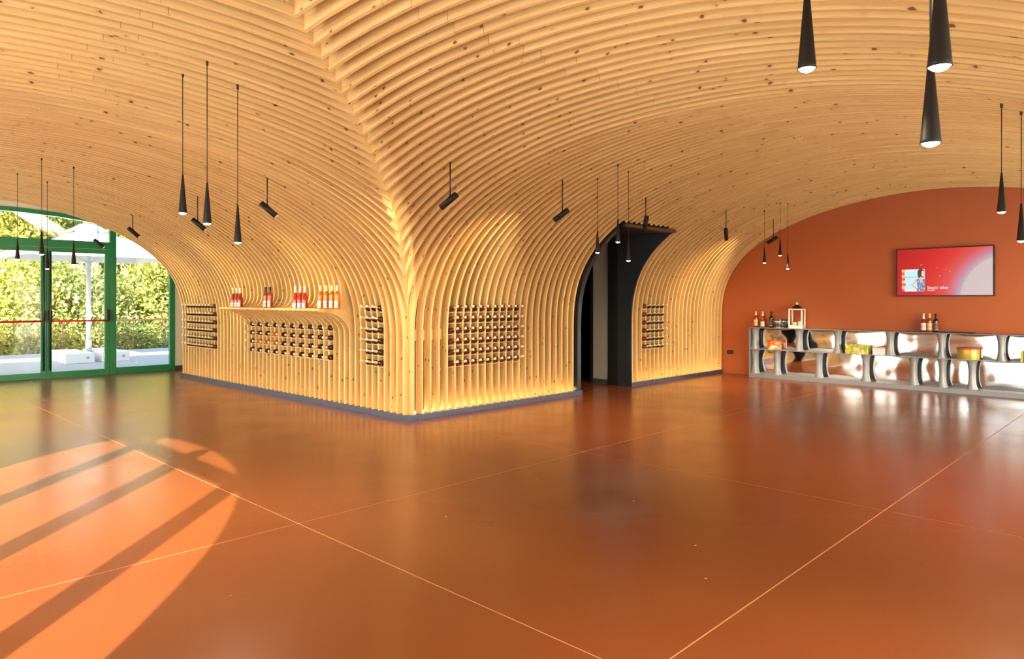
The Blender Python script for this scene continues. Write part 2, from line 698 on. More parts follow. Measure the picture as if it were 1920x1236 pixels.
B_X = [0.103 - RIB_T / 2 + 0.1353 * k for k in range(24)]
B_DOOR = [B_X[-1] + 0.1353 * (k + 1) for k in range(11)]
B_DOOR = [x for x in B_DOOR if x < 4.78]
B_X2 = [4.822 + 0.1385 * k for k in range(24)]
for k, x in enumerate(B_X + B_DOOR + B_X2):
    P = par_B(x)
    inner = np.array(full_profile(P))
    outer = offset(inner, RIB_D)
    if x in B_DOOR:
        i0 = int(np.argmax(inner[:, 0] >= 0.86))
        inner, outer = inner[i0:], outer[i0:]
    jag = 0.05 if k % 2 else -0.05
    i1 = int(np.argmax(inner[:, 0] > SPAN - 0.78))
    inner, outer = inner[:i1], outer[:i1]
    add_rib(rib_mesh(split(inner, outer, [1.5 + jag, HALF + jag]), x, 'B'), ceilB)

# shelf board and the pale spacers between the first ribs
MB().box(-0.474, -0.20, 1.30, 4.36, 1.356, 1.382, 0.003).build('shelf_board', WOOD, ceilA)
for i in range(4):
    x0, x1 = B_X[i] + RIB_T / 2, B_X[i + 1] - RIB_T / 2
    MB().prism([(0, 0), (0.014, 0.03), (0.014, 0.11), (0, 0.14), (x1 - x0, 0.14), (x1 - x0 - .014, 0.11), (x1 - x0 - .014, 0.03), (x1 - x0, 0)][:4] +
               [(x1 - x0, 0.14), (x1 - x0, 0.0)], lambda u, v, t: (x0 + u, t, 0.985 + v), 0.085, 0.11).build('spacer_block', WOOD, ceilB)

# black plenum that closes the vaults behind the ribs
sh = MB()
sh.box(-6.60, 8.3, -7.95, 0.0, 3.85, 3.95).box(-7.90, 8.3, 0.0, 7.3, 3.85, 3.95)
sh.build('ceiling_backing', VOID, ceilA)
tagn = MB()
tagn.box(0.26, 0.30, 0.30, 7.24, 0.0, 3.85).box(0.26, 0.5, 7.18, 7.24, 0, 3.85)
wa = tagn.build('wall_left', VOID)
tag(wa, 'black board behind the timber ribs of the left wall', None, None, 'structure')
wb = MB().box(0.26, 3.30, 0.26, 0.30, 0.0, 3.85).box(4.90, 8.2, 0.26, 0.30, 0.0, 3.85).box(3.30, 4.90, 0.26, 0.30, 2.72, 3.85).build('wall_right', VOID)
tag(wb, 'black board behind the timber ribs right of the corner', None, None, 'structure')

# plinths
pa = empty('baseboard_left', (0, 0, 0), 0, None, None, None, 'structure')
pb = empty('baseboard_right', (0, 0, 0), 0, None, None, None, 'structure')
ys = [-0.015, 3.05, 5.55, 7.26]
for a, b in zip(ys, ys[1:]):
    MB().box(-0.015, 0.16, a + 0.001, b - 0.001, 0.0, 0.07, 0.002).build('plinth_panel', PLINTH, pa)
for a, b in ((0.161, 1.9), (1.9, 3.42), (4.79, 6.6), (6.6, 8.06)):
    MB().box(a + 0.001, b - 0.001, -0.015, 0.16, 0.0, 0.07, 0.002).build('plinth_panel', PLINTH, pb)
# warm led strips recessed behind the ribs, on the plinths
MB().box(0.20, 3.25, 0.145, 0.165, 0.071, 0.085).build('led_strip', LED, pb)
MB().box(4.90, 7.95, 0.145, 0.165, 0.071, 0.085).build('led_strip', LED, pb)
MB().box(0.145, 0.165, 0.20, 7.1, 0.071, 0.085).build('led_strip', mat('led_strip_soft', (1, .8, .5), .5, emit=(1.0, 0.55, 0.2), estr=12), pa)

# ------------------------------------------------------------------ floor: slabs with pale saw-cut joints
fl = MB().box(-7.9, 8.2, -7.9, 8.85, -0.12, -0.0015).build('floor', mat('joint_filler', (0.62, 0.27, 0.12), 0.5))
tag(fl, 'polished terracotta concrete floor', None, None, 'structure')
xs = [-7.9, -5.95, -2.895, 0.165, 4.18, 8.2]
ysf = [-7.9, -5.33, -2.60, 0.13, 3.2, 6.1, 8.85]
J = 0.0042
for i in range(len(xs) - 1):
    for j in range(len(ysf) - 1):
        MB().box(xs[i] + J, xs[i + 1] - J, ysf[j] + J, ysf[j + 1] - J, -0.0015, 0.0).build('floor_slab', FLOOR, fl)

# ------------------------------------------------------------------ end walls
we = MB().box(XE, XE + 0.15, -7.9, 0.3, 0.0, 3.9).build('wall_east', ORANGE)
tag(we, 'orange painted end wall under the arch', None, None, 'structure')

def wall_with_arch(name, axis, pos, thick, c0, half_w, spring, rise, pw, lo, hi, m):
    """wall plane with an arched opening; axis 'x' -> wall at x=pos spanning y"""
    b = MB()
    n = 24
    arch = []
    for i in range(n + 1):
        t = PI * i / n
        u = c0 - half_w * math.copysign(abs(math.cos(t)) ** (2 / pw), math.cos(t))
        arch.append((u, spring + rise * abs(math.sin(t)) ** (2 / pw)))
    fn = (lambda u, v, t: (t, u, v)) if axis == 'x' else (lambda u, v, t: (u, t, v))
    top = 3.9
    inner = [(c0 - half_w, 0.0)] + arch + [(c0 + half_w, 0.0)]
    outer = [(lo, 0.0)] + [(lo + (hi - lo) * i / n, top) for i in range(n + 1)] + [(hi, 0.0)]
    b.strip(inner, outer, fn, pos, pos + thick)
    return b.build(name, m), inner, fn

WHITEPL = mat('white_plaster', (0.80, 0.76, 0.72), 0.8, var=0.03, vscale=2)
ww, arch_w, fnw = wall_with_arch('wall_west', 'x', -6.50, 0.05, -3.8, 2.02, 1.4, 1.68, 2.5, -7.9, 0.10, WHITEPL)
tag(ww, 'white plaster wall with an arched window, left of the camera', None, None, 'structure')
MB().box(-7.75, -6.46, 0.02, 0.10, 0.0, 3.6).build('return_wall', WHITEPL, ww)
MB().box(-7.90, -7.75, 0.0, 0.8, 0.0, 3.9).box(-7.90, -7.75, 7.1, 7.3, 0.0, 3.9).box(-7.90, -7.75, 0.8, 7.1, 2.4, 3.9).box(-7.75, -6.8, 0.1, 7.24, 2.64, 2.70).build('outer_wall', WHITEPL, ww)
DIFFUSER = bpy.data.materials.new('white_diffuser_sheet')
DIFFUSER.use_nodes = True
_t = DIFFUSER.node_tree.nodes.new('ShaderNodeBsdfTranslucent')
_t.inputs[0].default_value = (0.75, 0.73, 0.68, 1)
DIFFUSER.node_tree.links.new(_t.outputs[0], DIFFUSER.node_tree.nodes['Material Output'].inputs[0])
for i in range(4):
    MB().box(-7.80, -7.795, 0.82 + i * 1.575, 2.36 + i * 1.575, 0.02, 2.38).build('added_diffuser', DIFFUSER, ww)  # unseen translucent sheets added to dress the opening of the west fill
ws = MB().box(-6.60, -6.3, -7.74, -7.6, 0, 3.9).box(-0.4, 0.4, -7.74, -7.6, 0, 3.9).box(7.9, 8.2, -7.74, -7.6, 0, 3.9).box(0.4, 7.9, -7.74, -7.6, 2.5, 3.9).box(-6.3, -0.4, -7.74, -7.6, 2.6, 3.9).box(-6.44, 8.06, -7.6, -6.78, 2.66, 2.72).build('wall_south', PLASTER)
MB().box(-6.6, 9.0, -12.6, -7.75, 2.75, 2.85).build('sun_shield_roof', PLASTER, ws)  # unseen roof added to keep direct sun out of the south opening
MB().box(-6.6, -6.47, -12.6, -7.75, 0, 2.75).build('sun_shield_side', PLASTER, ws)  # unseen side wall of the added sun shield
tag(ws, 'cream plaster wall with an added window bay, behind the camera', None, None, 'structure')
# black backing of the west side of the vault ribs is the plaster wall itself
# west window frame
win = empty('window_1', (0, 0, 0), 0, 'green framed arched window left of the camera', None, None, 'structure')
def frame_member(name, b, parent, m=GREEN):
    return b.build(name, m, parent)
for u in (3.705, 2.61, 1.475):
    y = u - 6.525
    frame_member('mullion', MB().box(-6.53, -6.39, y - 0.06, y + 0.06, 0.0, 2.98 if u < 3.7 and u > 2 else 2.90), win)
frame_member('transom', MB().box(-6.49, -6.43, -5.70, -1.90, 2.695, 2.845), win)
b_ = MB()
b_.strip([(y, z) for y, z in arch_w[1:-1]], [(y, z) for y, z in arch_w[1:-1]][:0] or [(-3.8 + (y + 3.8) * 0.0 + (y + 3.8), 0.02) for y, z in arch_w[1:-1]], fnw, -6.465, -6.460)
b_.build('pane', GLASS, win)
win2 = empty('added_window_bay', (0, 0, 0), 0, 'unseen window bay added behind the camera for fill light', None, None, 'structure')
for x in (-6.25, -4.95, -3.8, -2.65, -1.5, 0.45, 2.3, 4.15, 6.0, 7.85):  # bars of the made-up bay that houses the south fill lights
    frame_member('mullion', MB().box(x - 0.05, x + 0.05, -7.70, -7.62, 0.0, 2.6), win2)

# cream reveal between the last rib and the glass wall
def arc_profile(x0, x1, P, n=20):
    out = []
    for d, z in full_profile(P, 0.0, n):
        out.append((x0 + (x1 - x0) * d / SPAN, z))
    return out
PR = (3.0, 3.0, 2.24)
rev = arc_profile(0.95, -8.55, (3.0, 6.0, 2.34))
rev_o = arc_profile(1.15, -8.75, (3.0, 6.0, 2.55))
wn_in = arc_profile(0.39, -8.0, (3.0, 5.0, 2.24))
rvb = MB().strip(rev, rev_o, lambda u, v, t: (u, t, v), 7.265, 8.84)
rvb.strip(wn_in, rev, lambda u, v, t: (u, t, v), 8.70, 8.84)
rv = rvb.build('wall_north', PLASTER)
tag(rv, 'cream plaster reveal around the green glass doors', None, None, 'structure')
tag(MB().box(0.40, 0.95, 8.68, 8.70, 0.0, 0.09).build('baseboard_north', mat('dark_skirting', (0.05, 0.055, 0.05), 0.45)), None, None, None, 'structure')

# ------------------------------------------------------------------ green glass wall at the far end
YG = 8.72
def xg(px, py=600):
    F = (math.cos(ANG), math.sin(ANG)); R = (math.sin(ANG), -math.cos(ANG))
    d = (px - 960) / 1302.65
    t = (YG - CAM[1]) / (F[1] + d * R[1])
    return CAM[0] + (F[0] + d * R[0]) * t
w1 = empty('window_3', (0, 0, 0), 0, 'green arched frame around the glass doors', None, None, 'structure')
def gz(x):   # underside height of the reveal at x
    xa = [p[0] for p in wn_in][::-1]
    za = [p[1] for p in wn_in][::-1]
    return float(np.interp(x, xa, za))
arch_o = [(x, z) for x, z in wn_in]
arch_i = []
for i, (x, z) in enumerate(wn_in):
    cx = -3.8
    f = 0.085
    if z < 1.0:
        arch_i.append((x - f if x > cx else x + f, z))
    else:
        v = Vector((x - cx, (z - 1.0) * 1.8))
        nrm = Vector((v.x, v.y * 1.8)).normalized()
        arch_i.append((x - nrm.x * f, z - nrm.y * f))
MB().strip(arch_i, arch_o, lambda u, v, t: (u, t, v), YG - 0.04, YG + 0.05).build('arch_frame', GREEN, w1)
XPOST0, XPOST1 = xg(205), xg(217)
def gbox(px0, px1, z0, z1, dy0=-0.03, dy1=0.04):
    return MB().box(xg(px0), xg(px1), YG + dy0, YG + dy1, z0, z1, 0.004)
MB().box(XPOST0, XPOST1, YG - 0.05, YG + 0.05, 0.0, gz(XPOST0) - 0.02, 0.004).build('post', GREEN, w1)
MB().box(-6.75, -6.63, YG - 0.05, YG + 0.05, 0.0, gz(-6.7) - 0.02, 0.004).build('post', GREEN, w1)
MB().box(-4.50, -4.38, YG - 0.05, YG + 0.05, 0.0, gz(-4.4) - 0.02, 0.004).build('post', GREEN, w1)
MB().box(-8.0, XPOST0, YG - 0.05, YG + 0.05, 2.51, 2.66, 0.004).build('transom', GREEN, w1)
MB().box(XPOST1, 0.40, YG - 0.035, YG + 0.035, 0.0, 0.13, 0.004).build('bottom_rail', GREEN, w1)
MB().box(xg(317), 0.40, YG - 0.035, YG + 0.035, 0.13, 2.0, 0.004).build('stile', GREEN, w1)
MB().box(XPOST1, xg(317), YG - 0.006, YG + 0.006, 0.13, gz(XPOST1) - 0.05).build('pane', GLASS, w1)
MB().box(-4.38, XPOST0, YG - 0.006, YG + 0.006, 2.66, 3.16).build('pane', GLASS, w1)
MB().box(-6.63, -4.50, YG - 0.006, YG + 0.006, 0.1, 2.51).build('pane', GLASS, w1)

def door_leaf(name, x0, x1, handle_x, label):
    e = empty(name, (0, 0, 0), 0, label, None, None, 'structure')
    w = 0.085
    MB().box(x0, x0 + w, YG - 0.045, YG + 0.035, 0.004, 2.506, 0.004).build('stile', GREEN, e)
    MB().box(x1 - w, x1, YG - 0.045, YG + 0.035, 0.004, 2.506, 0.004).build('stile', GREEN, e)
    MB().box(x0 + w, x1 - w, YG - 0.045, YG + 0.035, 0.004, 0.12, 0.004).build('bottom_rail', GREEN, e)
    MB().box(x0 + w, x1 - w, YG - 0.045, YG + 0.035, 2.42, 2.506, 0.004).build('top_rail', GREEN, e)
    MB().box(x0 + w, x1 - w, YG - 0.006, YG + 0.006, 0.12, 2.42).build('pane', GLASS, e)
    return e
RED = mat('red_bar', (0.75, 0.012, 0.01), 0.3)
DKMETAL = mat('dark_bronze', (0.035, 0.028, 0.022), 0.35, metal=0.5)
CHROME = mat('brushed_chrome', (0.75, 0.74, 0.72), 0.25, metal=1.0)
xm = xg(86)
dr = door_leaf('door_1', xm + 0.002, XPOST0 - 0.004, 0, 'right leaf of the green glass doors with a red push bar')
dl = door_leaf('door_2', -4.37, xm - 0.002, 0, 'left leaf of the green glass doors with a red push bar')
# long vertical pull rods on the meeting stiles, push bars and lock boxes
for e, sgn in ((dr, 1), (dl, -1)):
    hx = xm + sgn * 0.055
    rod = MB().cyl((hx, YG - 0.11, 0.16), (hx, YG - 0.11, 2.42), 0.016, seg=10).build('pull_rod', DKMETAL, e)
    for z in (0.30, 1.22, 2.2):
        MB().cyl((hx, YG - 0.11, z), (hx, YG - 0.04, z), 0.013, seg=8).build('rod_bracket', CHROME, rod)
    MB().box(hx - 0.03, hx + 0.03, YG - 0.12, YG - 0.045, 1.10, 1.30, 0.01).build('lock_box', BLACK, e)
MB().cyl((xm + 0.08, YG - 0.10, 1.10), (XPOST0 - 0.05, YG - 0.10, 1.085), 0.018, seg=10).build('push_bar', RED, dr)
MB().box(XPOST0 - 0.08, XPOST0 - 0.02, YG - 0.13, YG - 0.045, 1.08, 1.30, 0.012).build('lock_box', BLACK, dr)
MB().cyl((-4.30, YG - 0.10, 1.085), (xm - 0.08, YG - 0.10, 1.10), 0.018, seg=10).build('push_bar', RED, dl)

# ------------------------------------------------------------------ passage in the right wall
ps = empty('wall_passage', (0, 0, 0), 0, 'dark passage opening in the timber wall', None, None, 'structure')
Pd = par_B(3.37)
cur = [(d, z) for d, z in full_profile(Pd, 0.0) if d <= 0.90]
jin = [(-d, z) for d, z in cur]
jout = [(min(-d + 0.16, 0.16) if z < 1.2 else -d + 0.16, z + 0.03 * min(1, d * 3)) for d, z in cur]
MB().strip(jin, jout, lambda u, v, t: (t, u, v), 3.315, 3.40).build('left_jamb', STEELBLK, ps)
# right side lining follows the curve of the vault and goes back to the pillar
Pd2 = par_B(4.80)
cur2 = [(d, z) for d, z in full_profile(Pd2, 0.0) if d <= 0.92]
poly = [(-d - 0.0, z) for d, z in cur2 if z < 2.62] + [(-0.86, 2.62), (0.26, 2.62), (0.26, 0.0)]
MB().prism(poly, lambda u, v, t: (t, u, v), 4.775, 4.81).build('right_jamb', STEELBLK, ps)
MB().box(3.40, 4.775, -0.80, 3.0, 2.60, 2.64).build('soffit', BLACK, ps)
MB().box(3.40, 4.81, -0.865, -0.80, 2.60, 2.645).build('soffit_edge', mat('dark_wood', (0.10, 0.045, 0.02), 0.5), ps)
MB().box(4.75, 4.83, 0.26, 0.47, 0.0, 2.60).build('pillar', BLACK, ps)
MB().box(4.81, 4.90, 0.47, 0.84, 0.085, 2.60).build('side_panel', GREYPL, ps)
MB().box(4.795, 4.90, 0.47, 0.84, 0.0, 0.085).build('skirting', mat('grey_skirting', (0.06, 0.065, 0.07), 0.4), ps)
MB().box(4.79, 4.90, 0.84, 0.90, 0.0, 2.60).build('side_post', BLACK, ps)
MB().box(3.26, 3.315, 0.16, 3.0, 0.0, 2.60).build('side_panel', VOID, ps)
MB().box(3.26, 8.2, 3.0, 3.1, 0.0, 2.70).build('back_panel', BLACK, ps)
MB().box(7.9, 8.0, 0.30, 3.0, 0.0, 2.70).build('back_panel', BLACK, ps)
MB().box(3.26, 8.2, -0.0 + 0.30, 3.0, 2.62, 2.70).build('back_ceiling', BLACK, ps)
MB().box(3.26, 8.2, 0.30, 3.0, -0.01, -0.004).build('back_floor', FLOOR, ps)
# dim shelving unit seen inside
shu = empty('shelving_unit', (5.6, 2.78, 0), 0, 'dark shelving unit in the unlit room behind the passage', 'shelf')
for z in (0.1, 0.75, 1.25, 1.7, 2.1):
    MB().box(-1.0, 1.0, -0.18, 0.18, z, z + 0.03).build('shelf_board', mat('dark_laminate', (0.05, 0.045, 0.04), 0.5), shu)
for x in (-1.0, 0.97):
    MB().box(x, x + 0.03, -0.18, 0.18, 0, 2.2).build('side_panel', mat('dark_laminate', (0.05, 0.045, 0.04), 0.5), shu)
wbx = MB().box(-0.2, 0.2, -0.12, 0.12, 0, 0.22, 0.01).build('storage_box', mat('grey_card', (0.25, 0.23, 0.2), 0.7), None, (5.25, 2.74, 1.281))
tag(wbx, 'grey storage box on the dark shelving unit in the passage', 'box')

# ------------------------------------------------------------------ lamps
def pendant_tpl():
    e = empty('pendant_lamp')
    Lc = 0.275
    b = MB().lathe([(0.0035, Lc), (0.006, Lc - 0.004), (0.0275, 0.012), (0.029, 0.0), (0.0265, 0.0), (0.024, 0.01)], seg=24, close=False)
    b.build('shade', LAMPBLK, e)
    MB().lathe([(0.0, -0.011), (0.010, -0.0095), (0.019, -0.005), (0.0262, 0.002), (0.024, 0.009), (0.0, 0.01)], seg=20, close=False).build('lens', BULB, e)
    return e
# x, y, lens height
PEND = [
    (-3.34, -1.79, 2.113, 'left pendant lamp of the trio in front of the left vault'),
    (-3.32, -2.16, 2.013, 'middle pendant lamp of the trio in front of the left vault'),
    (-2.98, -1.87, 1.922, 'lowest, right pendant lamp of the trio in front of the left vault'),
    (-3.20, 4.28, 2.043, 'leftmost small pendant lamp hanging before the glass doors'),
    (-3.23, 2.82, 2.038, 'pendant lamp on the longest cable before the glass doors'),
    (-2.81, 4.53, 1.936, 'lowest pendant lamp hanging before the glass doors'),
    (-2.86, 2.99, 1.939, 'rightmost pendant lamp hanging before the glass doors'),
    (0.61, -5.95, 2.111, 'pendant lamp hanging right of the wall screen'),
    (0.98, -6.01, 1.929, 'pendant lamp cut by the right edge beside the wall screen'),
    (1.47, -1.79, 2.068, 'left pendant lamp of the trio before the dark passage'),
    (1.37, -2.16, 2.169, 'highest, middle pendant lamp of the trio before the dark passage'),
    (1.74, -2.05, 1.972, 'lowest, right pendant lamp of the trio before the dark passage'),
    (6.31, -1.68, 2.135, 'left pendant lamp of the far trio before the orange wall'),
    (6.20, -2.00, 2.244, 'middle pendant lamp of the far trio before the orange wall'),
    (6.39, -2.05, 2.025, 'lowest, right pendant lamp of the far trio before the orange wall'),
]
F_ = (math.cos(ANG), math.sin(ANG)); R_ = (math.sin(ANG), -math.cos(ANG))
def at_depth(px, py, t):
    d = (px - 960) / 1302.65
    return CAM[0] + (F_[0] + d * R_[0]) * t, CAM[1] + (F_[1] + d * R_[1]) * t, CAM[2] - (py - 562.5) * t / 1302.65
for px, py, t, lab in ((1513, 136, 2.22, 'big near pendant lamp, left of the three at the top right'),
                       (1762, 134, 1.76, 'nearest and biggest pendant lamp at the top right'),
                       (1745, 276, 2.08, 'low near pendant lamp hanging below the biggest one')):
    x, y, z = at_depth(px, py, t)
    PEND.append((x, y, z + 0.011, lab))
tpl = pendant_tpl()
tree = [(c, []) for c in kids(tpl)]
for i, (x, y, z, lab) in enumerate(PEND):
    o = tpl if i == 0 else copy_tree(tpl, tree)
    o.location = (x, y, z)
    tag(o, lab, 'lamp', 'black cone pendant lamps')
    zc = ceil_z(x, y)
    cb = MB().cyl((0, 0, 0.27), (0, 0, zc - z + 0.03), 0.0032, seg=6).build('cable', BLACK, o)
    MB().cyl((0, 0, zc - z - 0.02), (0, 0, zc - z + 0.03), 0.009, seg=8).build('cable_cap', BLACK, cb)
    ld = bpy.data.lights.new('pendant_light', 'SPOT')
    ld.energy = 60
    ld.color = (1.0, 0.84, 0.60)
    ld.spot_size = math.radians(130)
    ld.spot_blend = 0.8
    ld.shadow_soft_size = 0.025
    lo = bpy.data.objects.new('pendant_light', ld)
    C.objects.link(lo)
    lo.parent = o
    lo.location = (0, 0, -0.03)

# swivel spots on short rods
SPOTS = [
    (-1.51, 5.19, 2.60, 1, 'swivel spotlight near the glass doors, second from the left'),
    (-1.56, 2.48, 2.52, 1, 'swivel spotlight between the trio of pendant lamps on the left'),
    (-1.70, 0.25, 2.50, 1, 'swivel spotlight above the golden bottles of the wall shelf'),
    (-0.84, -1.77, 2.48, -1, 'swivel spotlight nearest the vault corner, on its right'),
    (1.02, -1.62, 2.52, -1, 'swivel spotlight above the large bottle rack right of the corner'),
    (2.95, -1.50, 2.59, 0, 'swivel spotlight hanging over the dark passage, pointing down'),
    (5.34, -1.47, 2.60, 2, 'swivel spotlight right of the dark passage over the narrow rack'),
    (7.10, -1.49, 2.61, -1, 'farthest swivel spotlight beside the orange wall'),
    (-1.47, 7.18, 2.54, 1, 'grey looking swivel spotlight seen against the green door frame'),
]
Rv = Vector((R_[0], R_[1], 0))
for x, y, z, mode, lab in SPOTS:
    e = empty('spotlight', (x, y, z), 0, lab, 'lamp', 'black swivel spotlights')
    zc = ceil_z(x, y)
    MB().cyl((0, 0, 0), (0, 0, zc - z + 0.03), 0.007, seg=8).build('rod', BLACK, e)
    if y > -1 and x < 0:
        aim = Vector((1.0, 0.25, -0.85)) if mode == 1 else Vector((1, 0, -1))
        dirs = (Rv * 0.72 + Vector((0, 0, -0.62))).normalized() + Vector((0.15, 0.2, 0)) * 0.5
    elif mode == -1:
        dirs = (-Rv * 0.66 + Vector((0, 0, -0.60))) + Vector((0.25, 0.5, 0))
    elif mode == 2:
        dirs = (Rv * 0.42 + Vector((0, 0, -0.72))) + Vector((0.2, 0.5, 0))
    else:
        dirs = Vector((0.30, 0.40, -1.0))
    dirs.normalize()
    s0 = -dirs * 0.085 + Vector((0, 0, -0.012))
    s1 = dirs * 0.125 + Vector((0, 0, -0.012))
    body = MB().cyl(s0, s1, 0.032, seg=20)
    bo = body.build('lamp_body', LAMPBLK, e)
    MB().cyl(s1 - dirs * 0.002, s1 + dirs * 0.001, 0.026, seg=16).build('lens', mat('spot_lens', (1, .8, .5), 0.4, emit=(1.0, 0.72, 0.38), estr=0.25), bo)
    MB().cyl((0, 0, -0.02), (0, 0, 0.03), 0.014, seg=10).build('swivel', BLACK, e)
    ld = bpy.data.lights.new('spot_light', 'SPOT')
    ld.energy = 105
    ld.color = (1.0, 0.80, 0.50)
    ld.spot_size = math.radians(100)
    ld.spot_blend = 1.0
    ld.shadow_soft_size = 0.03
    lo = bpy.data.objects.new('spot_light', ld)
    C.objects.link(lo)
    lo.parent = e
    lo.location = s1 + dirs * 0.01
    lo.rotation_euler = dirs.to_track_quat('-Z', 'Y').to_euler()

# ------------------------------------------------------------------ bottles
def bottle_mesh_set(kind):
    """returns part specs [(name, mesh)]"""
    if kind.startswith('rack'):
        body = [(0, 0), (0.034, 0), (0.0385, 0.006), (0.0385, 0.19), (0.036, 0.203), (0.026, 0.222), (0.0165, 0.236), (0.0145, 0.245)]
        neck = [(0.0152, 0.240), (0.0155, 0.30), (0.017, 0.302), (0.017, 0.312), (0.0, 0.313)]
    elif kind == 'sparkling':
        body = [(0, 0), (0.036, 0), (0.041, 0.008), (0.042, 0.10), (0.040, 0.135), (0.034, 0.165), (0.025, 0.195), (0.018, 0.22)]
        neck = [(0.0185, 0.22), (0.016, 0.26), (0.0145, 0.285), (0.0185, 0.29), (0.0185, 0.305), (0.012, 0.312), (0.0, 0.313)]
    else:
        body = [(0, 0), (0.034, 0), (0.0385, 0.006), (0.0385, 0.18), (0.037, 0.195), (0.028, 0.213), (0.0175, 0.226), (0.015, 0.235)]
        neck = [(0.0158, 0.235), (0.015, 0.295), (0.017, 0.297), (0.017, 0.309), (0.0, 0.31)]
    return body, neck

GL = dict(
    dark=mat('dark_bottle_glass', (0.035, 0.006, 0.004), 0.08, coat=0.5, spec=0.7),
    ruby=mat('ruby_bottle_glass', (0.14, 0.014, 0.008), 0.08, coat=0.5, spec=0.7),
    amber=mat('amber_bottle_glass', (0.72, 0.25, 0.012), 0.08, coat=0.5, trans=0.25),
    rose=mat('rose_bottle_glass', (0.42, 0.035, 0.015), 0.06, coat=0.6, trans=0.1),
    coral=mat('coral_bottle_glass', (0.45, 0.065, 0.02), 0.06, coat=0.6, trans=0.1),
    black=mat('black_bottle_glass', (0.01, 0.008, 0.01), 0.06, coat=0.5),
)
CAPS = dict(
    cream=mat('cream_capsule', (0.86, 0.78, 0.58), 0.35),
    white=mat('white_capsule', (0.80, 0.74, 0.66), 0.35),
    gold=mat('gold_capsule', (0.85, 0.62, 0.25), 0.3),
    black=mat('black_capsule', (0.015, 0.013, 0.014), 0.35),
    silver=mat('silver_capsule', (0.75, 0.68, 0.66), 0.3, metal=0.4),
)

def label_material(name, base, ink, accent):
    m = bpy.data.materials.new(name)
    m.use_nodes = True
    nt = m.node_tree
    L = nt.links.new
    b = nt.nodes['Principled BSDF']
    b.inputs['Roughness'].default_value = 0.5
    tc = nd(nt, 'ShaderNodeTexCoord')
    sp = nd(nt, 'ShaderNodeSeparateXYZ')
    L(tc.outputs['Generated'], sp.inputs[0])
    cr = nd(nt, 'ShaderNodeValToRGB')
    cr.color_ramp.interpolation = 'CONSTANT'
    e = cr.color_ramp.elements
    e[0].position = 0.0
    e[0].color = (*accent, 1)
    e[1].position = 0.14
    e[1].color = (*base, 1)
    for p, c in ((0.34, ink), (0.38, base), (0.50, ink), (0.60, base), (0.94, accent)):
        x = e.new(p)
        x.color = (*c, 1)
    L(sp.outputs[2], cr.inputs[0])
    L(cr.outputs[0], b.inputs['Base Color'])
    return m
LAB = dict(
    white=label_material('white_bottle_label', (0.82, 0.78, 0.74), (0.45, 0.40, 0.42), (0.75, 0.7, 0.68)),
    pink=label_material('pink_bottle_label', (0.85, 0.78, 0.80), (0.55, 0.35, 0.40), (0.80, 0.72, 0.74)),
    gold=label_material('gold_bottle_label', (0.85, 0.66, 0.30), (0.55, 0.28, 0.08), (0.80, 0.50, 0.15)),
    dark=label_material('dark_bottle_label', (0.10, 0.07, 0.08), (0.5, 0.12, 0.06), (0.35, 0.33, 0.30)),
)
BOT_CACHE = {}
def bottle(kind, glass, cap, lab=None, lab_z=(0.03, 0.115), face=PI, tie=False):
    """builds (once) the meshes, returns fresh objects"""
    key = (kind, glass, cap, lab, round(face, 2), lab_z)
    if key not in BOT_CACHE:
        body, neck = bottle_mesh_set(kind)
        parts = []
        seg = 14 if kind.startswith('rack') else 20
        parts.append(('glass_body', MB().lathe(body, seg=seg).mesh('glass_body', GL[glass])))
        parts.append(('capsule', MB().lathe([(neck[0][0] + 0.0006, neck[0][1])] + [(r + 0.0006 if r > 0 else 0, z) for r, z in neck[1:]], seg=12, close=False).mesh('capsule', CAPS[cap])))
        if lab:
            r = (0.0415 if kind == 'sparkling' else 0.0385) + 0.0012
            z0, z1 = lab_z
            parts.append(('paper_label', MB().lathe([(r, z0), (r, z1)], seg=12, a0=face - 1.15, a1=face + 1.15, close=False).mesh('paper_label', LAB[lab])))
        BOT_CACHE[key] = parts
    e = empty('wine_bottle')
    for n, me in BOT_CACHE[key]:
        o = bpy.data.objects.new(n, me)
        C.objects.link(o)
        o.parent = e
    return e

ORD = ['first', 'second', 'third', 'fourth', 'fifth', 'sixth', 'seventh', 'eighth', 'ninth', 'tenth', 'eleventh']
ROW = {6: ['top row', 'second row from top', 'third row from top', 'fourth row from top', 'second row from bottom', 'bottom row'],
       4: ['top row', 'second row', 'third row', 'bottom row']}
DOWEL = mat('pale_dowel', (0.84, 0.64, 0.36), 0.5)

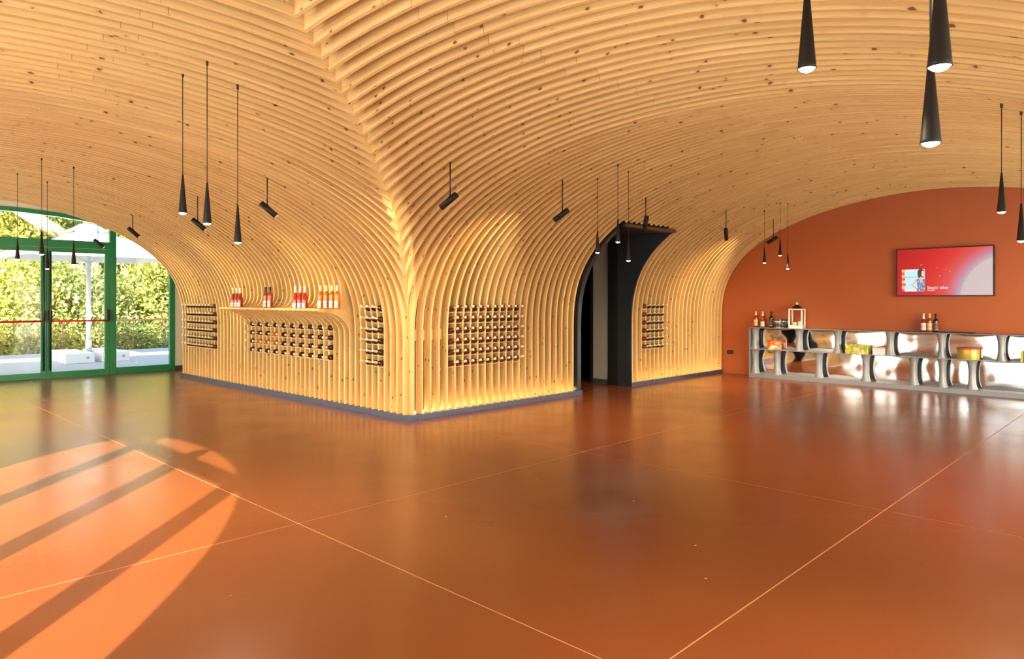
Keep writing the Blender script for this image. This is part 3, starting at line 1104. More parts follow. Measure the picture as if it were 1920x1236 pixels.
def rack(axis, slots, z_top, dz, rows, tilt, glassf, cap, rack_label, short, count_from):
    """bottles lie neck outward between the ribs; rails carry them"""
    lo, hi = min(slots) - 0.09, max(slots) + 0.09
    rk = empty('bottle_rack', (0, 0, 0), 0, rack_label, 'rack')
    for r in range(rows):
        zc = z_top - r * dz
        for dep, dzz in ((0.015, 0.002), (0.125, 0.0)):
            zz = zc - dep * math.tan(tilt) - 0.0385 / math.cos(tilt) - 0.0068
            if axis == 'A':
                MB().cyl((dep, lo, zz), (dep, hi, zz), 0.006, seg=6).build('support_rail', DOWEL, rk)
            else:
                MB().cyl((lo, dep, zz), (hi, dep, zz), 0.006, seg=6).build('support_rail', DOWEL, rk)
    for r in range(rows):
        zc = z_top - r * dz
        for s, p in enumerate(slots):
            o = bottle('rack', glassf(r, s), cap)
            # bottle local +z -> outward direction
            out = Vector((-math.cos(tilt), 0, math.sin(tilt))) if axis == 'A' else Vector((0, -math.cos(tilt), math.sin(tilt)))
            centre = Vector((0.0, p, zc)) if axis == 'A' else Vector((p, 0.0, zc))
            o.rotation_euler = out.to_track_quat('Z', 'Y').to_euler()
            o.location = centre - out * 0.172
            tag(o, '%s bottle, %s, %s %s, %s' % ('amber' if glassf(r, s) == 'amber' else 'dark', ROW[rows][r], ORD[s], count_from, short), 'bottle', 'bottles in the ' + short)
    return rk

gap = lambda a, k: a[k] + 0.5 * (a[k + 1] - a[k])
# large rack right of the corner: px 849..970 -> gaps 5..14
slotsB1 = [gap(B_X, k) for k in range(4, 14)]
rack('B', slotsB1, 1.385, 0.1425, 6, math.radians(13), lambda r, s: 'ruby' if (r >= 2 or s < 3) else ('ruby' if (r + s) % 3 else 'dark'), 'cream',
     'ten bottle wide rack in the timber wall right of the corner', 'rack right of the corner', 'from left')
slotsB2 = [gap(B_X2, k) for k in range(2, 7)]
rack('B', slotsB2, 1.385, 0.1425, 6, math.radians(13), lambda r, s: 'ruby' if s == 0 else 'dark', 'cream',
     'narrow five bottle wide rack between the dark passage and the orange wall', 'narrow rack beyond the passage', 'from left')
def near_gap(arr, v):
    k = int(np.argmin([abs((arr[i] + arr[i + 1]) / 2 - v) for i in range(len(arr) - 1)]))
    return (arr[k] + arr[k + 1]) / 2
slotsA1 = [near_gap(A_Y, v) for v in (0.57, 0.70, 0.835)]
rack('A', slotsA1, 1.39, 0.1415, 6, math.radians(12), lambda r, s: 'dark', 'cream',
     'narrow three bottle wide rack in the left wall beside the corner', 'narrow rack by the corner', 'from right')
slotsA2 = [near_gap(A_Y, 1.70 + 0.267 * k) for k in range(10)]
rack('A', slotsA2, 1.105, 0.138, 4, math.radians(4), lambda r, s: 'amber' if (r in (1, 2) and s == 6) or (r == 2 and s in (7, 8)) else 'dark', 'cream',
     'wide four row rack in the left wall under the display shelf', 'rack under the shelf', 'from right')
slotsA3 = [near_gap(A_Y, 5.62 + 0.1335 * k) for k in range(10)]
rack('A', slotsA3, 1.385, 0.145, 6, math.radians(12), lambda r, s: 'dark', 'cream',
     'rack in the left wall nearest the glass doors', 'rack nearest the doors', 'from right')

# display bottles on the wall shelf
def y_at(px, X):
    d = (px - 960) / 1302.65
    t = (X - CAM[0]) / (F_[0] + d * R_[0])
    return CAM[1] + (F_[1] + d * R_[1]) * t
def x_at(px, Y):
    d = (px - 960) / 1302.65
    t = (Y - CAM[1]) / (F_[1] + d * R_[1])
    return CAM[0] + (F_[0] + d * R_[0]) * t
XS = -0.36
grp = [
    ((437.5, 444.5, 450.5), 'sparkling', 'rose', 'white', 'pink', 'pink wine bottle with white neck', 'far left group on the wall shelf', ('left', 'middle', 'right')),
    ((498.5, 506.5), 'still', 'coral', 'black', 'white', 'coral wine bottle with black neck', 'pair on the wall shelf', ('left', 'right')),
    ((554, 563, 571.5), 'sparkling', 'rose', 'white', 'pink', 'pink wine bottle with white neck', 'centre trio on the wall shelf', ('left', 'middle', 'right')),
    ((601, 612, 622.5, 632.5), 'still', 'amber', 'cream', 'white', 'golden wine bottle with cream neck', 'golden row on the shelf', ('leftmost', 'second from left', 'second from right', 'rightmost')),
]
for pxs, kind, gl_, cp, lb, lab, where, ordn in grp:
    for px, od in zip(pxs, ordn):
        o = bottle(kind, gl_, cp, lb, (0.012, 0.105) if kind == 'still' else (0.008, 0.075), face=PI)
        o.location = (XS, y_at(px, XS), 1.3825)
        o.name = 'wine_bottle'
        tag(o, '%s, %s in the %s' % (lab, od, where), 'bottle', 'bottles on the wall shelf')

# ------------------------------------------------------------------ steel counter by the orange wall
def steel_material(name, rough, wav):
    m = bpy.data.materials.new(name)
    m.use_nodes = True
    nt = m.node_tree
    L = nt.links.new
    b = nt.nodes['Principled BSDF']
    b.inputs['Base Color'].default_value = (0.84, 0.85, 0.87, 1) if wav else (0.33, 0.345, 0.37, 1)
    b.inputs['Metallic'].default_value = 1.0 if wav else 0.55
    b.inputs['Roughness'].default_value = rough
    if wav:
        tc = nd(nt, 'ShaderNodeTexCoord')
        n = nd(nt, 'ShaderNodeTexNoise')
        n.inputs['Scale'].default_value = 3.0
        n.inputs['Detail'].default_value = 1.0
        L(tc.outputs['Object'], n.inputs['Vector'])
        bp = nd(nt, 'ShaderNodeBump')
        bp.inputs['Strength'].default_value = wav
        bp.inputs['Distance'].default_value = 0.03
        L(n.outputs[0], bp.inputs['Height'])
        L(bp.outputs[0], b.inputs['Normal'])
    return m
STEEL = steel_material('polished_steel_sheet', 0.07, 0.25)
SATIN = steel_material('satin_steel', 0.5, 0.0)
ct = empty('steel_counter', (7.72, -0.74, 0), 0, 'long mirror steel counter with open shelves against the orange wall', 'counter')
ctM = Matrix.Translation((-7.72, 0.74, 0))
YC0, YC1 = -0.74, -7.4
TOP = 0.965
def cb(name, b, m):
    return b.move(ctM).build(name, m, ct)
cb('worktop', MB().box(7.70, 8.065, YC1, YC0, TOP - 0.012, TOP, 0.003), SATIN)
for a, b_ in ((YC0, -1.55), (-1.55, -2.35), (-2.35, -3.05), (-3.05, -5.2), (-5.2, YC1)):
    cb('plinth_panel', MB().box(7.70, 7.74, b_ + 0.001, a - 0.001, 0.0, 0.062), SATIN)
cb('bottom_board', MB().box(7.705, 8.06, YC1, YC0, 0.062, 0.074), SATIN)
cb('middle_shelf', MB().box(7.71, 8.06, YC1, YC0 - 0.012, 0.538, 0.548), SATIN)
cb('end_panel', MB().box(7.705, 8.06, YC0 - 0.012, YC0, 0.074, TOP - 0.012), SATIN)
# mirror sheets at the back of each bay, softly pillowed
def sheet(y0, y1, z0, z1, seed):
    b = MB()
    n, m_ = 14, 10
    rnd = random.Random(seed)
    ph = [rnd.uniform(0, 6.28) for _ in range(4)]
    am = [rnd.uniform(0.5, 1.0) for _ in range(2)]
    vs = []
    for j in range(m_ + 1):
        row = []
        for i in range(n + 1):
            u, v = i / n, j / m_
            bul = 0.009 * (1 - (2 * u - 1) ** 2) * (1 - (2 * v - 1) ** 4)
            wv = 0.0025 * am[0] * math.sin(5 * u + ph[0]) * math.sin(4 * v + ph[1]) + 0.003 * am[1] * math.sin(9 * v + ph[2] + 3 * u)
            row.append(b.bm.verts.new((7.955 - bul - wv * (1 if 0 < i < n and 0 < j < m_ else 0), y0 + (y1 - y0) * u, z0 + (z1 - z0) * v)))
        vs.append(row)
    for j in range(m_):
        for i in range(n):
            f = b.bm.faces.new((vs[j][i], vs[j][i + 1], vs[j + 1][i + 1], vs[j + 1][i]))
            f.smooth = True
    r = bmesh.ops.solidify(b.bm, geom=list(b.bm.faces), thickness=0.004)
    return cb('mirror_sheet', b, STEEL)
UP = [YC0 - 0.012, -1.67, -2.36, -3.22, -3.99, -4.80, -5.7, -6.5, YC1]
LO = [YC0 - 0.012, -1.25, -2.03, -2.83, -3.58, -4.0, -4.41, -5.3, -6.1, -6.9, YC1]
for i in range(len(UP) - 1):
    sheet(UP[i + 1], UP[i], 0.55, TOP - 0.012, 10 + i)
for i in range(len(LO) - 1):
    sheet(LO[i + 1], LO[i], 0.075, 0.538, 40 + i)
def support(yc, z0, z1, w=0.047):
    """sheet column with concave flanks, from the front edge to the mirror sheet"""
    b = MB()
    n = 12
    rows = []
    for j in range(n + 1):
        v = j / n
        hw = w + 0.035 * abs(2 * v - 1) ** 3
        z = z0 + (z1 - z0) * v
        row = []
        for k, (fy, fx) in enumerate(((-1, 0.10), (-0.85, 0.02), (-0.35, 0.0), (0.35, 0.0), (0.85, 0.02), (1, 0.10))):
            row.append(b.bm.verts.new((7.745 + fx + (0.02 * (1 - abs(2 * v - 1))), yc + fy * hw, z)))
        rows.append(row)
    for j in range(n):
        for k in range(5):
            f = b.bm.faces.new((rows[j][k], rows[j][k + 1], rows[j + 1][k + 1], rows[j + 1][k]))
            f.smooth = True
    bmesh.ops.solidify(b.bm, geom=list(b.bm.faces), thickness=0.003)
    return cb('support', b, SATIN)
for y in UP[1:-1]:
    support(y, 0.548, TOP - 0.012)
for y in LO[1:-1]:
    support(y, 0.074, 0.538)
support(YC0 - 0.075, 0.548, TOP - 0.012, 0.05)
support(YC0 - 0.075, 0.074, 0.538, 0.05)

# ------------------------------------------------------------------ things on and in the counter
def ypx(px, X=7.9):
    return y_at(px, X)
XB = 7.90
cbot = [
    (1417.5, 'still', 'rose', 'cream', 'gold', 'rose wine bottle with a gold label, left end of the steel counter'),
    (1430, 'sparkling', 'rose', 'silver', 'pink', 'pink sparkling bottle with white label, left end of the steel counter'),
    (1446, 'still', 'black', 'black', 'dark', 'black wine bottle beside the patterned hat box on the counter'),
    (1731.5, 'sparkling', 'rose', 'silver', 'white', 'pink sparkling bottle with white label on the counter below the screen'),
    (1743, 'still', 'coral', 'gold', 'gold', 'orange wine bottle with gold label between two bottles below the screen'),
    (1754.5, 'still', 'black', 'black', 'dark', 'black wine bottle on the counter below the screen'),
]
for px, kind, gl_, cp, lb, lab in cbot:
    o = bottle(kind, gl_, cp, lb, (0.03, 0.15) if lb != 'pink' else (0.02, 0.11), face=PI * 1.08)
    o.location = (XB, ypx(px), TOP)
    tag(o, lab, 'bottle', 'bottles on the steel counter')

def pattern_material(name, kind):
    m = bpy.data.materials.new(name)
    m.use_nodes = True
    nt = m.node_tree
    L = nt.links.new
    b = nt.nodes['Principled BSDF']
    b.inputs['Roughness'].default_value = 0.35
    tc = nd(nt, 'ShaderNodeTexCoord')
    if kind == 'waves':
        w = nd(nt, 'ShaderNodeTexVoronoi')
        mp = nd(nt, 'ShaderNodeMapping')
        mp.inputs['Scale'].default_value = (42, 42, 16)
        L(tc.outputs['Object'], mp.inputs[0])
        L(mp.outputs[0], w.inputs['Vector'])
        w.inputs['Scale'].default_value = 1.0
        w.inputs['Randomness'].default_value = 0.0
        cr = nd(nt, 'ShaderNodeValToRGB')
        cr.color_ramp.interpolation = 'CONSTANT'
        cr.color_ramp.elements[0].color = (0.75, 0.72, 0.66, 1)
        cr.color_ramp.elements[1].color = (0.03, 0.03, 0.03, 1)
        cr.color_ramp.elements[1].position = 0.42
        L(w.outputs['Distance'], cr.inputs[0])
        sp = nd(nt, 'ShaderNodeSeparateXYZ')
        L(tc.outputs['Generated'], sp.inputs[0])
        bd = nd(nt, 'ShaderNodeValToRGB')
        bd.color_ramp.interpolation = 'CONSTANT'
        e = bd.color_ramp.elements
        e[0].color = (0, 0, 0, 1)
        e[1].position = 0.36
        e[1].color = (1, 1, 1, 1)
        x = e.new(0.62)
        x.color = (0, 0, 0, 1)
        L(sp.outputs[2], bd.inputs[0])
        mx = nd(nt, 'ShaderNodeMix', data_type='RGBA')
        mx.inputs['B'].default_value = (0.035, 0.035, 0.035, 1)
        L(bd.outputs[0], mx.inputs['Factor'])
        L(cr.outputs[0], mx.inputs['A'])
        L(mx.outputs['Result'], b.inputs['Base Color'])
    else:
        v = nd(nt, 'ShaderNodeTexVoronoi')
        v.inputs['Scale'].default_value = 22.0
        L(tc.outputs['Object'], v.inputs['Vector'])
        cr = nd(nt, 'ShaderNodeValToRGB')
        cr.color_ramp.interpolation = 'CONSTANT'
        e = cr.color_ramp.elements
        cols = {'orange': [(0.75, 0.16, 0.03), (0.80, 0.35, 0.10), (0.85, 0.70, 0.40), (0.25, 0.10, 0.15)],
                'floral': [(0.30, 0.42, 0.04), (0.85, 0.45, 0.05), (0.55, 0.55, 0.08), (0.75, 0.70, 0.35)]}[kind]
        e[0].color = (*cols[0], 1)
        e[1].position = 0.35
        e[1].color = (*cols[1], 1)
        a = e.new(0.6); a.color = (*cols[2], 1)
        a = e.new(0.82); a.color = (*cols[3], 1)
        sp = nd(nt, 'ShaderNodeSeparateXYZ')
        L(v.outputs['Color'], sp.inputs[0])
        L(sp.outputs[0], cr.inputs[0])
        L(cr.outputs[0], b.inputs['Base Color'])
    return m

# patterned hat box
hb = empty('hat_box', (7.90, ypx(1464.7), TOP), 0, 'round black and white patterned hat box on the counter', 'box')
MB().lathe([(0.0, 0), (0.145, 0), (0.145, 0.125)], seg=36).build('box_body', pattern_material('black_white_wave_print', 'waves'), hb)
MB().lathe([(0.149, 0.118), (0.149, 0.165), (0.144, 0.17), (0.0, 0.17)], seg=36, close=False).build('lid', pattern_material('black_white_lid_print', 'waves'), hb)
# lantern
WH = mat('white_painted_wood', (0.82, 0.78, 0.70), 0.45)
ln = empty('lantern', (7.90, ypx(1494.5), TOP), math.radians(8), 'white wooden lantern with a dark roof holding two candles', 'lantern')
hw = 0.125
MB().box(-hw, hw, -hw, hw, 0.0, 0.035, 0.003).build('base', WH, ln)
for sx in (-1, 1):
    for sy in (-1, 1):
        MB().box(sx * hw - 0.013 * (1 + sx), sx * hw + 0.013 * (1 - sx), sy * hw - 0.013 * (1 + sy), sy * hw + 0.013 * (1 - sy), 0.035, 0.345).build('corner_post', WH, ln)
for s in (-1, 1):
    MB().box(-hw + .026, hw - .026, s * hw - 0.013 * (1 + s), s * hw + 0.013 * (1 - s), 0.035, 0.055).build('rail', WH, ln)
    MB().box(s * hw - 0.013 * (1 + s), s * hw + 0.013 * (1 - s), -hw + .026, hw - .026, 0.035, 0.055).build('rail', WH, ln)
MB().box(-hw, hw, -hw, hw, 0.345, 0.37, 0.002).build('top_frame', WH, ln)
MB().lathe([(0.115, 0.37), (0.10, 0.385), (0.05, 0.425), (0.03, 0.44), (0.0, 0.445)], seg=4, a0=PI / 4, a1=PI / 4 + 2 * PI, smooth=False).build('roof', mat('dark_bronze_roof', (0.05, 0.02, 0.012), 0.4, metal=0.4), ln)
MB().lathe([(0.006, 0.44), (0.02, 0.455), (0.02, 0.475), (0.006, 0.49), (0, 0.49)], seg=12, close=False).build('finial', WH, ln)
for dx, dy, h_ in ((-0.03, 0.035, 0.075), (0.02, -0.04, 0.09)):
    o = MB().lathe([(0, 0), (0.035, 0), (0.036, h_), (0.03, h_ + 0.003), (0, h_ - 0.002)], seg=18, close=False).build('candle', mat('candle_wax', (0.85, 0.75, 0.58), 0.5), None, (7.90 + dx, ypx(1494.5) + dy, TOP + 0.0355))
    MB().cyl((0, 0, h_ - 0.003), (0, 0, h_ + 0.012), 0.0015, seg=6).build('wick', BLACK, o)
    tag(o, ('shorter' if h_ < 0.08 else 'taller') + ' cream candle inside the white lantern', 'candle', 'candles in the lantern')
# black tray
tr = MB().box(-0.13, 0.13, -0.24, 0.24, 0.0, 0.014, 0.004).build('tray', BLACK, None, (7.86, (ypx(1768) + ypx(1822)) / 2, TOP))
tag(tr, 'thin black tray lying on the counter below the screen', 'tray')
# tins on the middle shelf
MS = 0.548
t1 = empty('biscuit_tin', (7.825, ypx(1451, 7.80), MS), 0, 'round orange patterned tin at the left end of the middle shelf', 'tin')
MB().lathe([(0, 0), (0.105, 0), (0.108, 0.004), (0.105, 0.008), (0.105, 0.145)], seg=32, close=False).build('tin_body', pattern_material('orange_folk_print', 'orange'), t1)
MB().lathe([(0.108, 0.14), (0.108, 0.175), (0.102, 0.18), (0, 0.18)], seg=32, close=False).build('lid', mat('tin_lid_red', (0.55, 0.10, 0.03), 0.3), t1)
t1.scale = (1, 1.25, 1)
t2 = empty('gift_box', (7.845, ypx(1606, 7.83) - 0.02, MS), 0, 'green and orange floral box on the middle shelf', 'box')
MB().box(-0.08, 0.08, -0.19, 0.19, 0, 0.13, 0.004).build('box_body', pattern_material('green_floral_print', 'floral'), t2)
MB().box(-0.083, 0.083, -0.193, 0.193, 0.13, 0.165, 0.004).build('lid', pattern_material('green_floral_lid', 'floral'), t2)
MB().box(-0.0845, -0.083, -0.05, 0.05, 0.05, 0.115, 0.0).build('medallion', mat('pale_medallion', (0.55, 0.62, 0.35), 0.4), t2)
t3 = empty('small_box', (7.84, ypx(1650, 7.84), MS), 0, 'small white box with a reddish lid on the middle shelf', 'box')
MB().box(-0.07, 0.07, -0.10, 0.10, 0, 0.115, 0.004).build('box_body', mat('white_card', (0.80, 0.78, 0.80), 0.5), t3)
MB().box(-0.073, 0.073, -0.103, 0.103, 0.115, 0.135, 0.003).build('lid', mat('salmon_card', (0.70, 0.38, 0.25), 0.5), t3)
t4 = empty('biscuit_tin', (7.825, ypx(1815, 7.82), MS), 0, 'round mustard yellow tin with a red rim on the middle shelf', 'tin')
MB().lathe([(0, 0), (0.108, 0), (0.110, 0.004), (0.108, 0.008), (0.108, 0.16)], seg=36, close=False).build('tin_body', mat('mustard_enamel', (0.50, 0.38, 0.07), 0.3, metal=0.3), t4)
MB().lathe([(0.111, 0.155), (0.111, 0.185), (0.106, 0.19), (0, 0.19)], seg=36, close=False).build('lid', mat('red_enamel', (0.55, 0.08, 0.04), 0.3), t4)
t4.scale = (1, 1.42, 1)
t5 = empty('gift_box', (7.84, ypx(1914, 7.84) - 0.14, MS), 0, 'dark green box with a yellow edge at the right end of the middle shelf', 'box')
MB().box(-0.09, 0.09, -0.13, 0.13, 0, 0.17, 0.004).build('box_body', mat('dark_green_card', (0.06, 0.13, 0.03), 0.4), t5)
MB().box(-0.093, -0.08, 0.10, 0.133, -0.0, 0.173, 0.002).build('edge_band', mat('yellow_edge', (0.6, 0.55, 0.1), 0.4), t5)

# wall socket
so = empty('wall_socket', (XE - 0.0005, -0.17, 0.435), 0, 'black double socket on the orange wall beside the timber ribs', 'socket')
MB().box(-0.012, 0.0, -0.07, 0.07, -0.038, 0.038, 0.004).build('plate', BLACK, so)
for s in (-1, 1):
    MB().box(-0.014, -0.011, s * 0.03 - 0.02, s * 0.03 + 0.02, -0.02, 0.02).build('outlet', mat('outlet_grey', (0.05, 0.05, 0.05), 0.3), so)

# ------------------------------------------------------------------ wall screen
TY0, TY1, TZ0, TZ1 = -4.68, -3.27, 1.56, 2.375
tv = empty('wall_screen', (8.0, (TY0 + TY1) / 2, (TZ0 + TZ1) / 2), 0, 'black framed screen on the orange wall showing a red slide', 'screen')
hwY, hz = (TY1 - TY0) / 2, (TZ1 - TZ0) / 2
MB().box(-0.01, 0.05, -hwY, hwY, -hz, hz, 0.004).build('casing', BLACK, tv)
MB().box(0.05, 0.07, -0.3, 0.3, -0.2, 0.2).build('wall_bracket', BLACK, tv)
bz = 0.018
for nm, (a, b_, c_, d_) in {'bezel_top': (-hwY, hwY, hz - bz, hz), 'bezel_bottom': (-hwY, hwY, -hz, -hz + bz), 'bezel_left': (hwY - bz, hwY, -hz + bz, hz - bz), 'bezel_right': (-hwY, -hwY + bz, -hz + bz, hz - bz)}.items():
    MB().box(-0.018, -0.009, a, b_, c_, d_, 0.001).build('bezel', BLACK, tv)
def screen_material():
    m = bpy.data.materials.new('screen_red_slide')
    m.use_nodes = True
    nt = m.node_tree
    L = nt.links.new
    b = nt.nodes['Principled BSDF']
    b.inputs['Base Color'].default_value = (0.02, 0.02, 0.02, 1)
    b.inputs['Roughness'].default_value = 0.35
    b.inputs['Specular IOR Level'].default_value = 0.15
    uv = nd(nt, 'ShaderNodeUVMap')
    s1 = nd(nt, 'ShaderNodeVectorMath', operation='SUBTRACT')
    s1.inputs[1].default_value = (1.25, -0.10, 0)
    L(uv.outputs[0], s1.inputs[0])
    s2 = nd(nt, 'ShaderNodeVectorMath', operation='MULTIPLY')
    s2.inputs[1].default_value = (1.72, 1.0, 0)
    L(s1.outputs[0], s2.inputs[0])
    ln_ = nd(nt, 'ShaderNodeVectorMath', operation='LENGTH')
    L(s2.outputs[0], ln_.inputs[0])
    hf = nd(nt, 'ShaderNodeMath', operation='MULTIPLY')
    hf.inputs[1].default_value = 0.4
    L(ln_.outputs['Value'], hf.inputs[0])
    cr = nd(nt, 'ShaderNodeValToRGB')
    e = cr.color_ramp.elements
    e[0].position = 0.0
    e[0].color = (0.68, 0.56, 0.56, 1)
    e[1].position = 0.95
    e[1].color = (0.50, 0.006, 0.008, 1)
    for p, c in ((0.390, (0.66, 0.52, 0.53)), (0.402, (0.50, 0.40, 0.46)), (0.44, (0.62, 0.22, 0.32)), (0.50, (0.72, 0.09, 0.09)), (0.58, (0.74, 0.035, 0.025)), (0.72, (0.64, 0.012, 0.012))):
        x = e.new(p)
        x.color = (*c, 1)
    L(hf.outputs[0], cr.inputs[0])
    L(cr.outputs[0], b.inputs['Emission Color'])
    b.inputs['Emission Strength'].default_value = 0.70
    return m
def uvquad(name, y0, y1, z0, z1, x, m, parent, flip=True):
    me = bpy.data.meshes.new(name)
    me.from_pydata([(x, y1, z0), (x, y0, z0), (x, y0, z1), (x, y1, z1)], [], [(3, 2, 1, 0)])
    uvl = me.uv_layers.new(name='UVMap')
    for li, c_ in zip(range(4), ((0, 1), (1, 1), (1, 0), (0, 0))):
        uvl.data[li].uv = c_
    me.materials.append(m)
    o = bpy.data.objects.new(name, me)
    C.objects.link(o)
    o.parent = parent
    return o
disp = uvquad('display', -hwY + bz, hwY - bz, -hz + bz, hz - bz, -0.0115, screen_material(), tv)
def flat(name, pts, col, x, parent=None, st=0.68):
    """flat printed shape on the display; pts in (u,v) 0..1 of the display"""
    m = mat('slide_%s' % '_'.join('%02d' % int(c * 99) for c in col), (0.02, 0.02, 0.02), 0.3, emit=col, estr=st)
    W, Hh = 2 * (hwY - bz), 2 * (hz - bz)
    b = MB()
    b.bm.faces.new([b.bm.verts.new((x, hwY - bz - u * W, -hz + bz + v * Hh)) for u, v in pts][::-1])
    return b.build(name, m, parent or disp, merge=False)
def rect(u0, u1, v0, v1):
    return [(u0, v0), (u1, v0), (u1, v1), (u0, v1)]
# the picture card, bottom left
flat('picture_card', rect(0.050, 0.305, 0.085, 0.565), (0.86, 0.93, 0.95), -0.0120)
flat('picture_card', rect(0.088, 0.305, 0.12, 0.53), (0.60, 0.85, 0.90), -0.0122)
for i in range(8):
    c_ = [(0.75, 0.06, 0.28), (0.90, 0.62, 0.05)][i % 2]
    v0 = 0.085 + 0.06 * i
    flat('colour_stripe', rect(0.050, 0.082 + 0.006 * (i % 3), v0, v0 + 0.06), c_, -0.0124)
def blob(cu, cv, ru, rv, n=18, wob=0.0, ph=0.0):
    return [(cu + ru * math.cos(2 * PI * i / n) * (1 + wob * math.sin(3 * 2 * PI * i / n + ph)), cv + rv * math.sin(2 * PI * i / n) * (1 + wob * math.sin(3 * 2 * PI * i / n + ph))) for i in range(n)]
flat('woman_hair', blob(0.262, 0.465, 0.040, 0.112, 20, 0.06, 1.0), (0.035, 0.012, 0.010), -0.0126)
flat('woman_arm', [(0.150, 0.225), (0.160, 0.245), (0.225, 0.375), (0.240, 0.355), (0.178, 0.228), (0.235, 0.135), (0.222, 0.115)], (0.80, 0.50, 0.38), -0.0126)
flat('woman_dress', [(0.215, 0.088), (0.222, 0.20), (0.214, 0.34), (0.240, 0.365), (0.262, 0.25), (0.285, 0.36), (0.304, 0.35), (0.304, 0.088)], (0.12, 0.22, 0.45), -0.0128)
flat('woman_chest', [(0.240, 0.365), (0.262, 0.24), (0.286, 0.36), (0.276, 0.40), (0.252, 0.40)], (0.80, 0.52, 0.40), -0.0130)
flat('woman_face', blob(0.283, 0.475, 0.020, 0.068), (0.88, 0.62, 0.50), -0.0132)
flat('woman_hair', [(0.262, 0.56), (0.296, 0.552), (0.304, 0.50), (0.292, 0.53), (0.272, 0.53), (0.266, 0.42), (0.256, 0.42)], (0.035, 0.012, 0.010), -0.0134)
for cu, cv in ((0.232, 0.30), (0.228, 0.17), (0.250, 0.20), (0.270, 0.16), (0.292, 0.24), (0.245, 0.12), (0.296, 0.14), (0.280, 0.29)):
    flat('dress_spot', blob(cu, cv, 0.006, 0.020, 8), (0.70, 0.78, 0.85), -0.0130)
for cu, cv, w_ in ((0.265, 0.66, 0.012), (0.435, 0.585, 0.008), (0.465, 0.415, 0.011), (0.57, 0.50, 0.008)):
    flat('light_fleck', blob(cu, cv, w_, 0.010, 8), (1.0, 0.35, 0.25), -0.0122)
flat('underline', rect(0.330, 0.412, 0.098, 0.110), (1.0, 0.85, 0.85), -0.0122)
def text(body, size, u, v, col, name):
    cu = bpy.data.curves.new('t', 'FONT')
    cu.body = body
    cu.size = size
    cu.resolution_u = 3
    to = bpy.data.objects.new('t', cu)
    C.objects.link(to)
    dg = bpy.context.evaluated_depsgraph_get()
    me = bpy.data.meshes.new_from_object(to.evaluated_get(dg))
    bpy.data.objects.remove(to)
    m = mat('ink_' + name, (0.02, 0.02, 0.02), 0.3, emit=col, estr=0.75)
    me.materials.clear()
    me.materials.append(m)
    o = bpy.data.objects.new(name, me)
    C.objects.link(o)
    o.parent = disp
    W, Hh = 2 * (hwY - bz), 2 * (hz - bz)
    o.rotation_euler = (PI / 2, 0, -PI / 2)
    o.location = (-0.0136, hwY - bz - u * W, -hz + bz + v * Hh)
    return o
t_ = text("Stayin' alive", 0.066, 0.328, 0.135, (1, 0.95, 0.95), 'slide_title')
t_.scale = (1.0, 1, 1)
t__ = text("Stayin' alive", 0.066, 0.3285, 0.1355, (1, 0.95, 0.95), 'slide_title')
text("sheylabonnick", 0.030, 0.092, 0.385, (0.10, 0.16, 0.30), 'slide_script')

# ------------------------------------------------------------------ terrace and garden beyond the glass
DECK = mat('pale_terrace_paving', (0.50, 0.50, 0.53), 0.7, var=0.05, vscale=1.5)
gr = MB().box(-40, 40, -40, 60, -3.2, -3.0).build('ground', mat('garden_soil', (0.09, 0.11, 0.03), 0.95, var=0.4, vscale=0.8))
tag(gr, 'sloping garden ground beyond the terrace', None, None, 'structure')
dk = MB().box(-12, 9, 8.86, 16.35, -0.15, -0.02).build('terrace', DECK)
tag(dk, 'pale terrace outside the glass doors', None, None, 'structure')
apr = MB().box(-30, -7.9, -25, 16.35, -0.2, -0.02).box(-7.9, 9, -25, -7.95, -0.2, -0.02).build('forecourt', mat('pale_forecourt', (0.55, 0.53, 0.50), 0.8))
tag(apr, 'pale paving around the building', None, None, 'structure')

rl = empty('railing', (0, 16.3, 0), 0, 'metal railing with a reddish handrail and thin wires at the terrace edge', 'railing')
RAILC = mat('reddish_handrail', (0.55, 0.20, 0.13), 0.4)
MB().cyl((-11, 0, 0.89), (9, 0, 0.89), 0.028, seg=8).build('handrail', RAILC, rl)
for i in range(-12, 10):
    MB().cyl((0.07 + 0.93 * i, 0, -0.02), (0.07 + 0.93 * i, 0, 0.88), 0.014, seg=6).build('post', mat('railing_post', (0.30, 0.15, 0.10), 0.5), rl)
for i in range(8):
    z = 0.08 + i * 0.098
    MB().cyl((-11, 0.02, z), (9, 0.02, z), 0.0055, seg=5).build('wire', mat('railing_wire', (0.22, 0.17, 0.14), 0.5), rl)

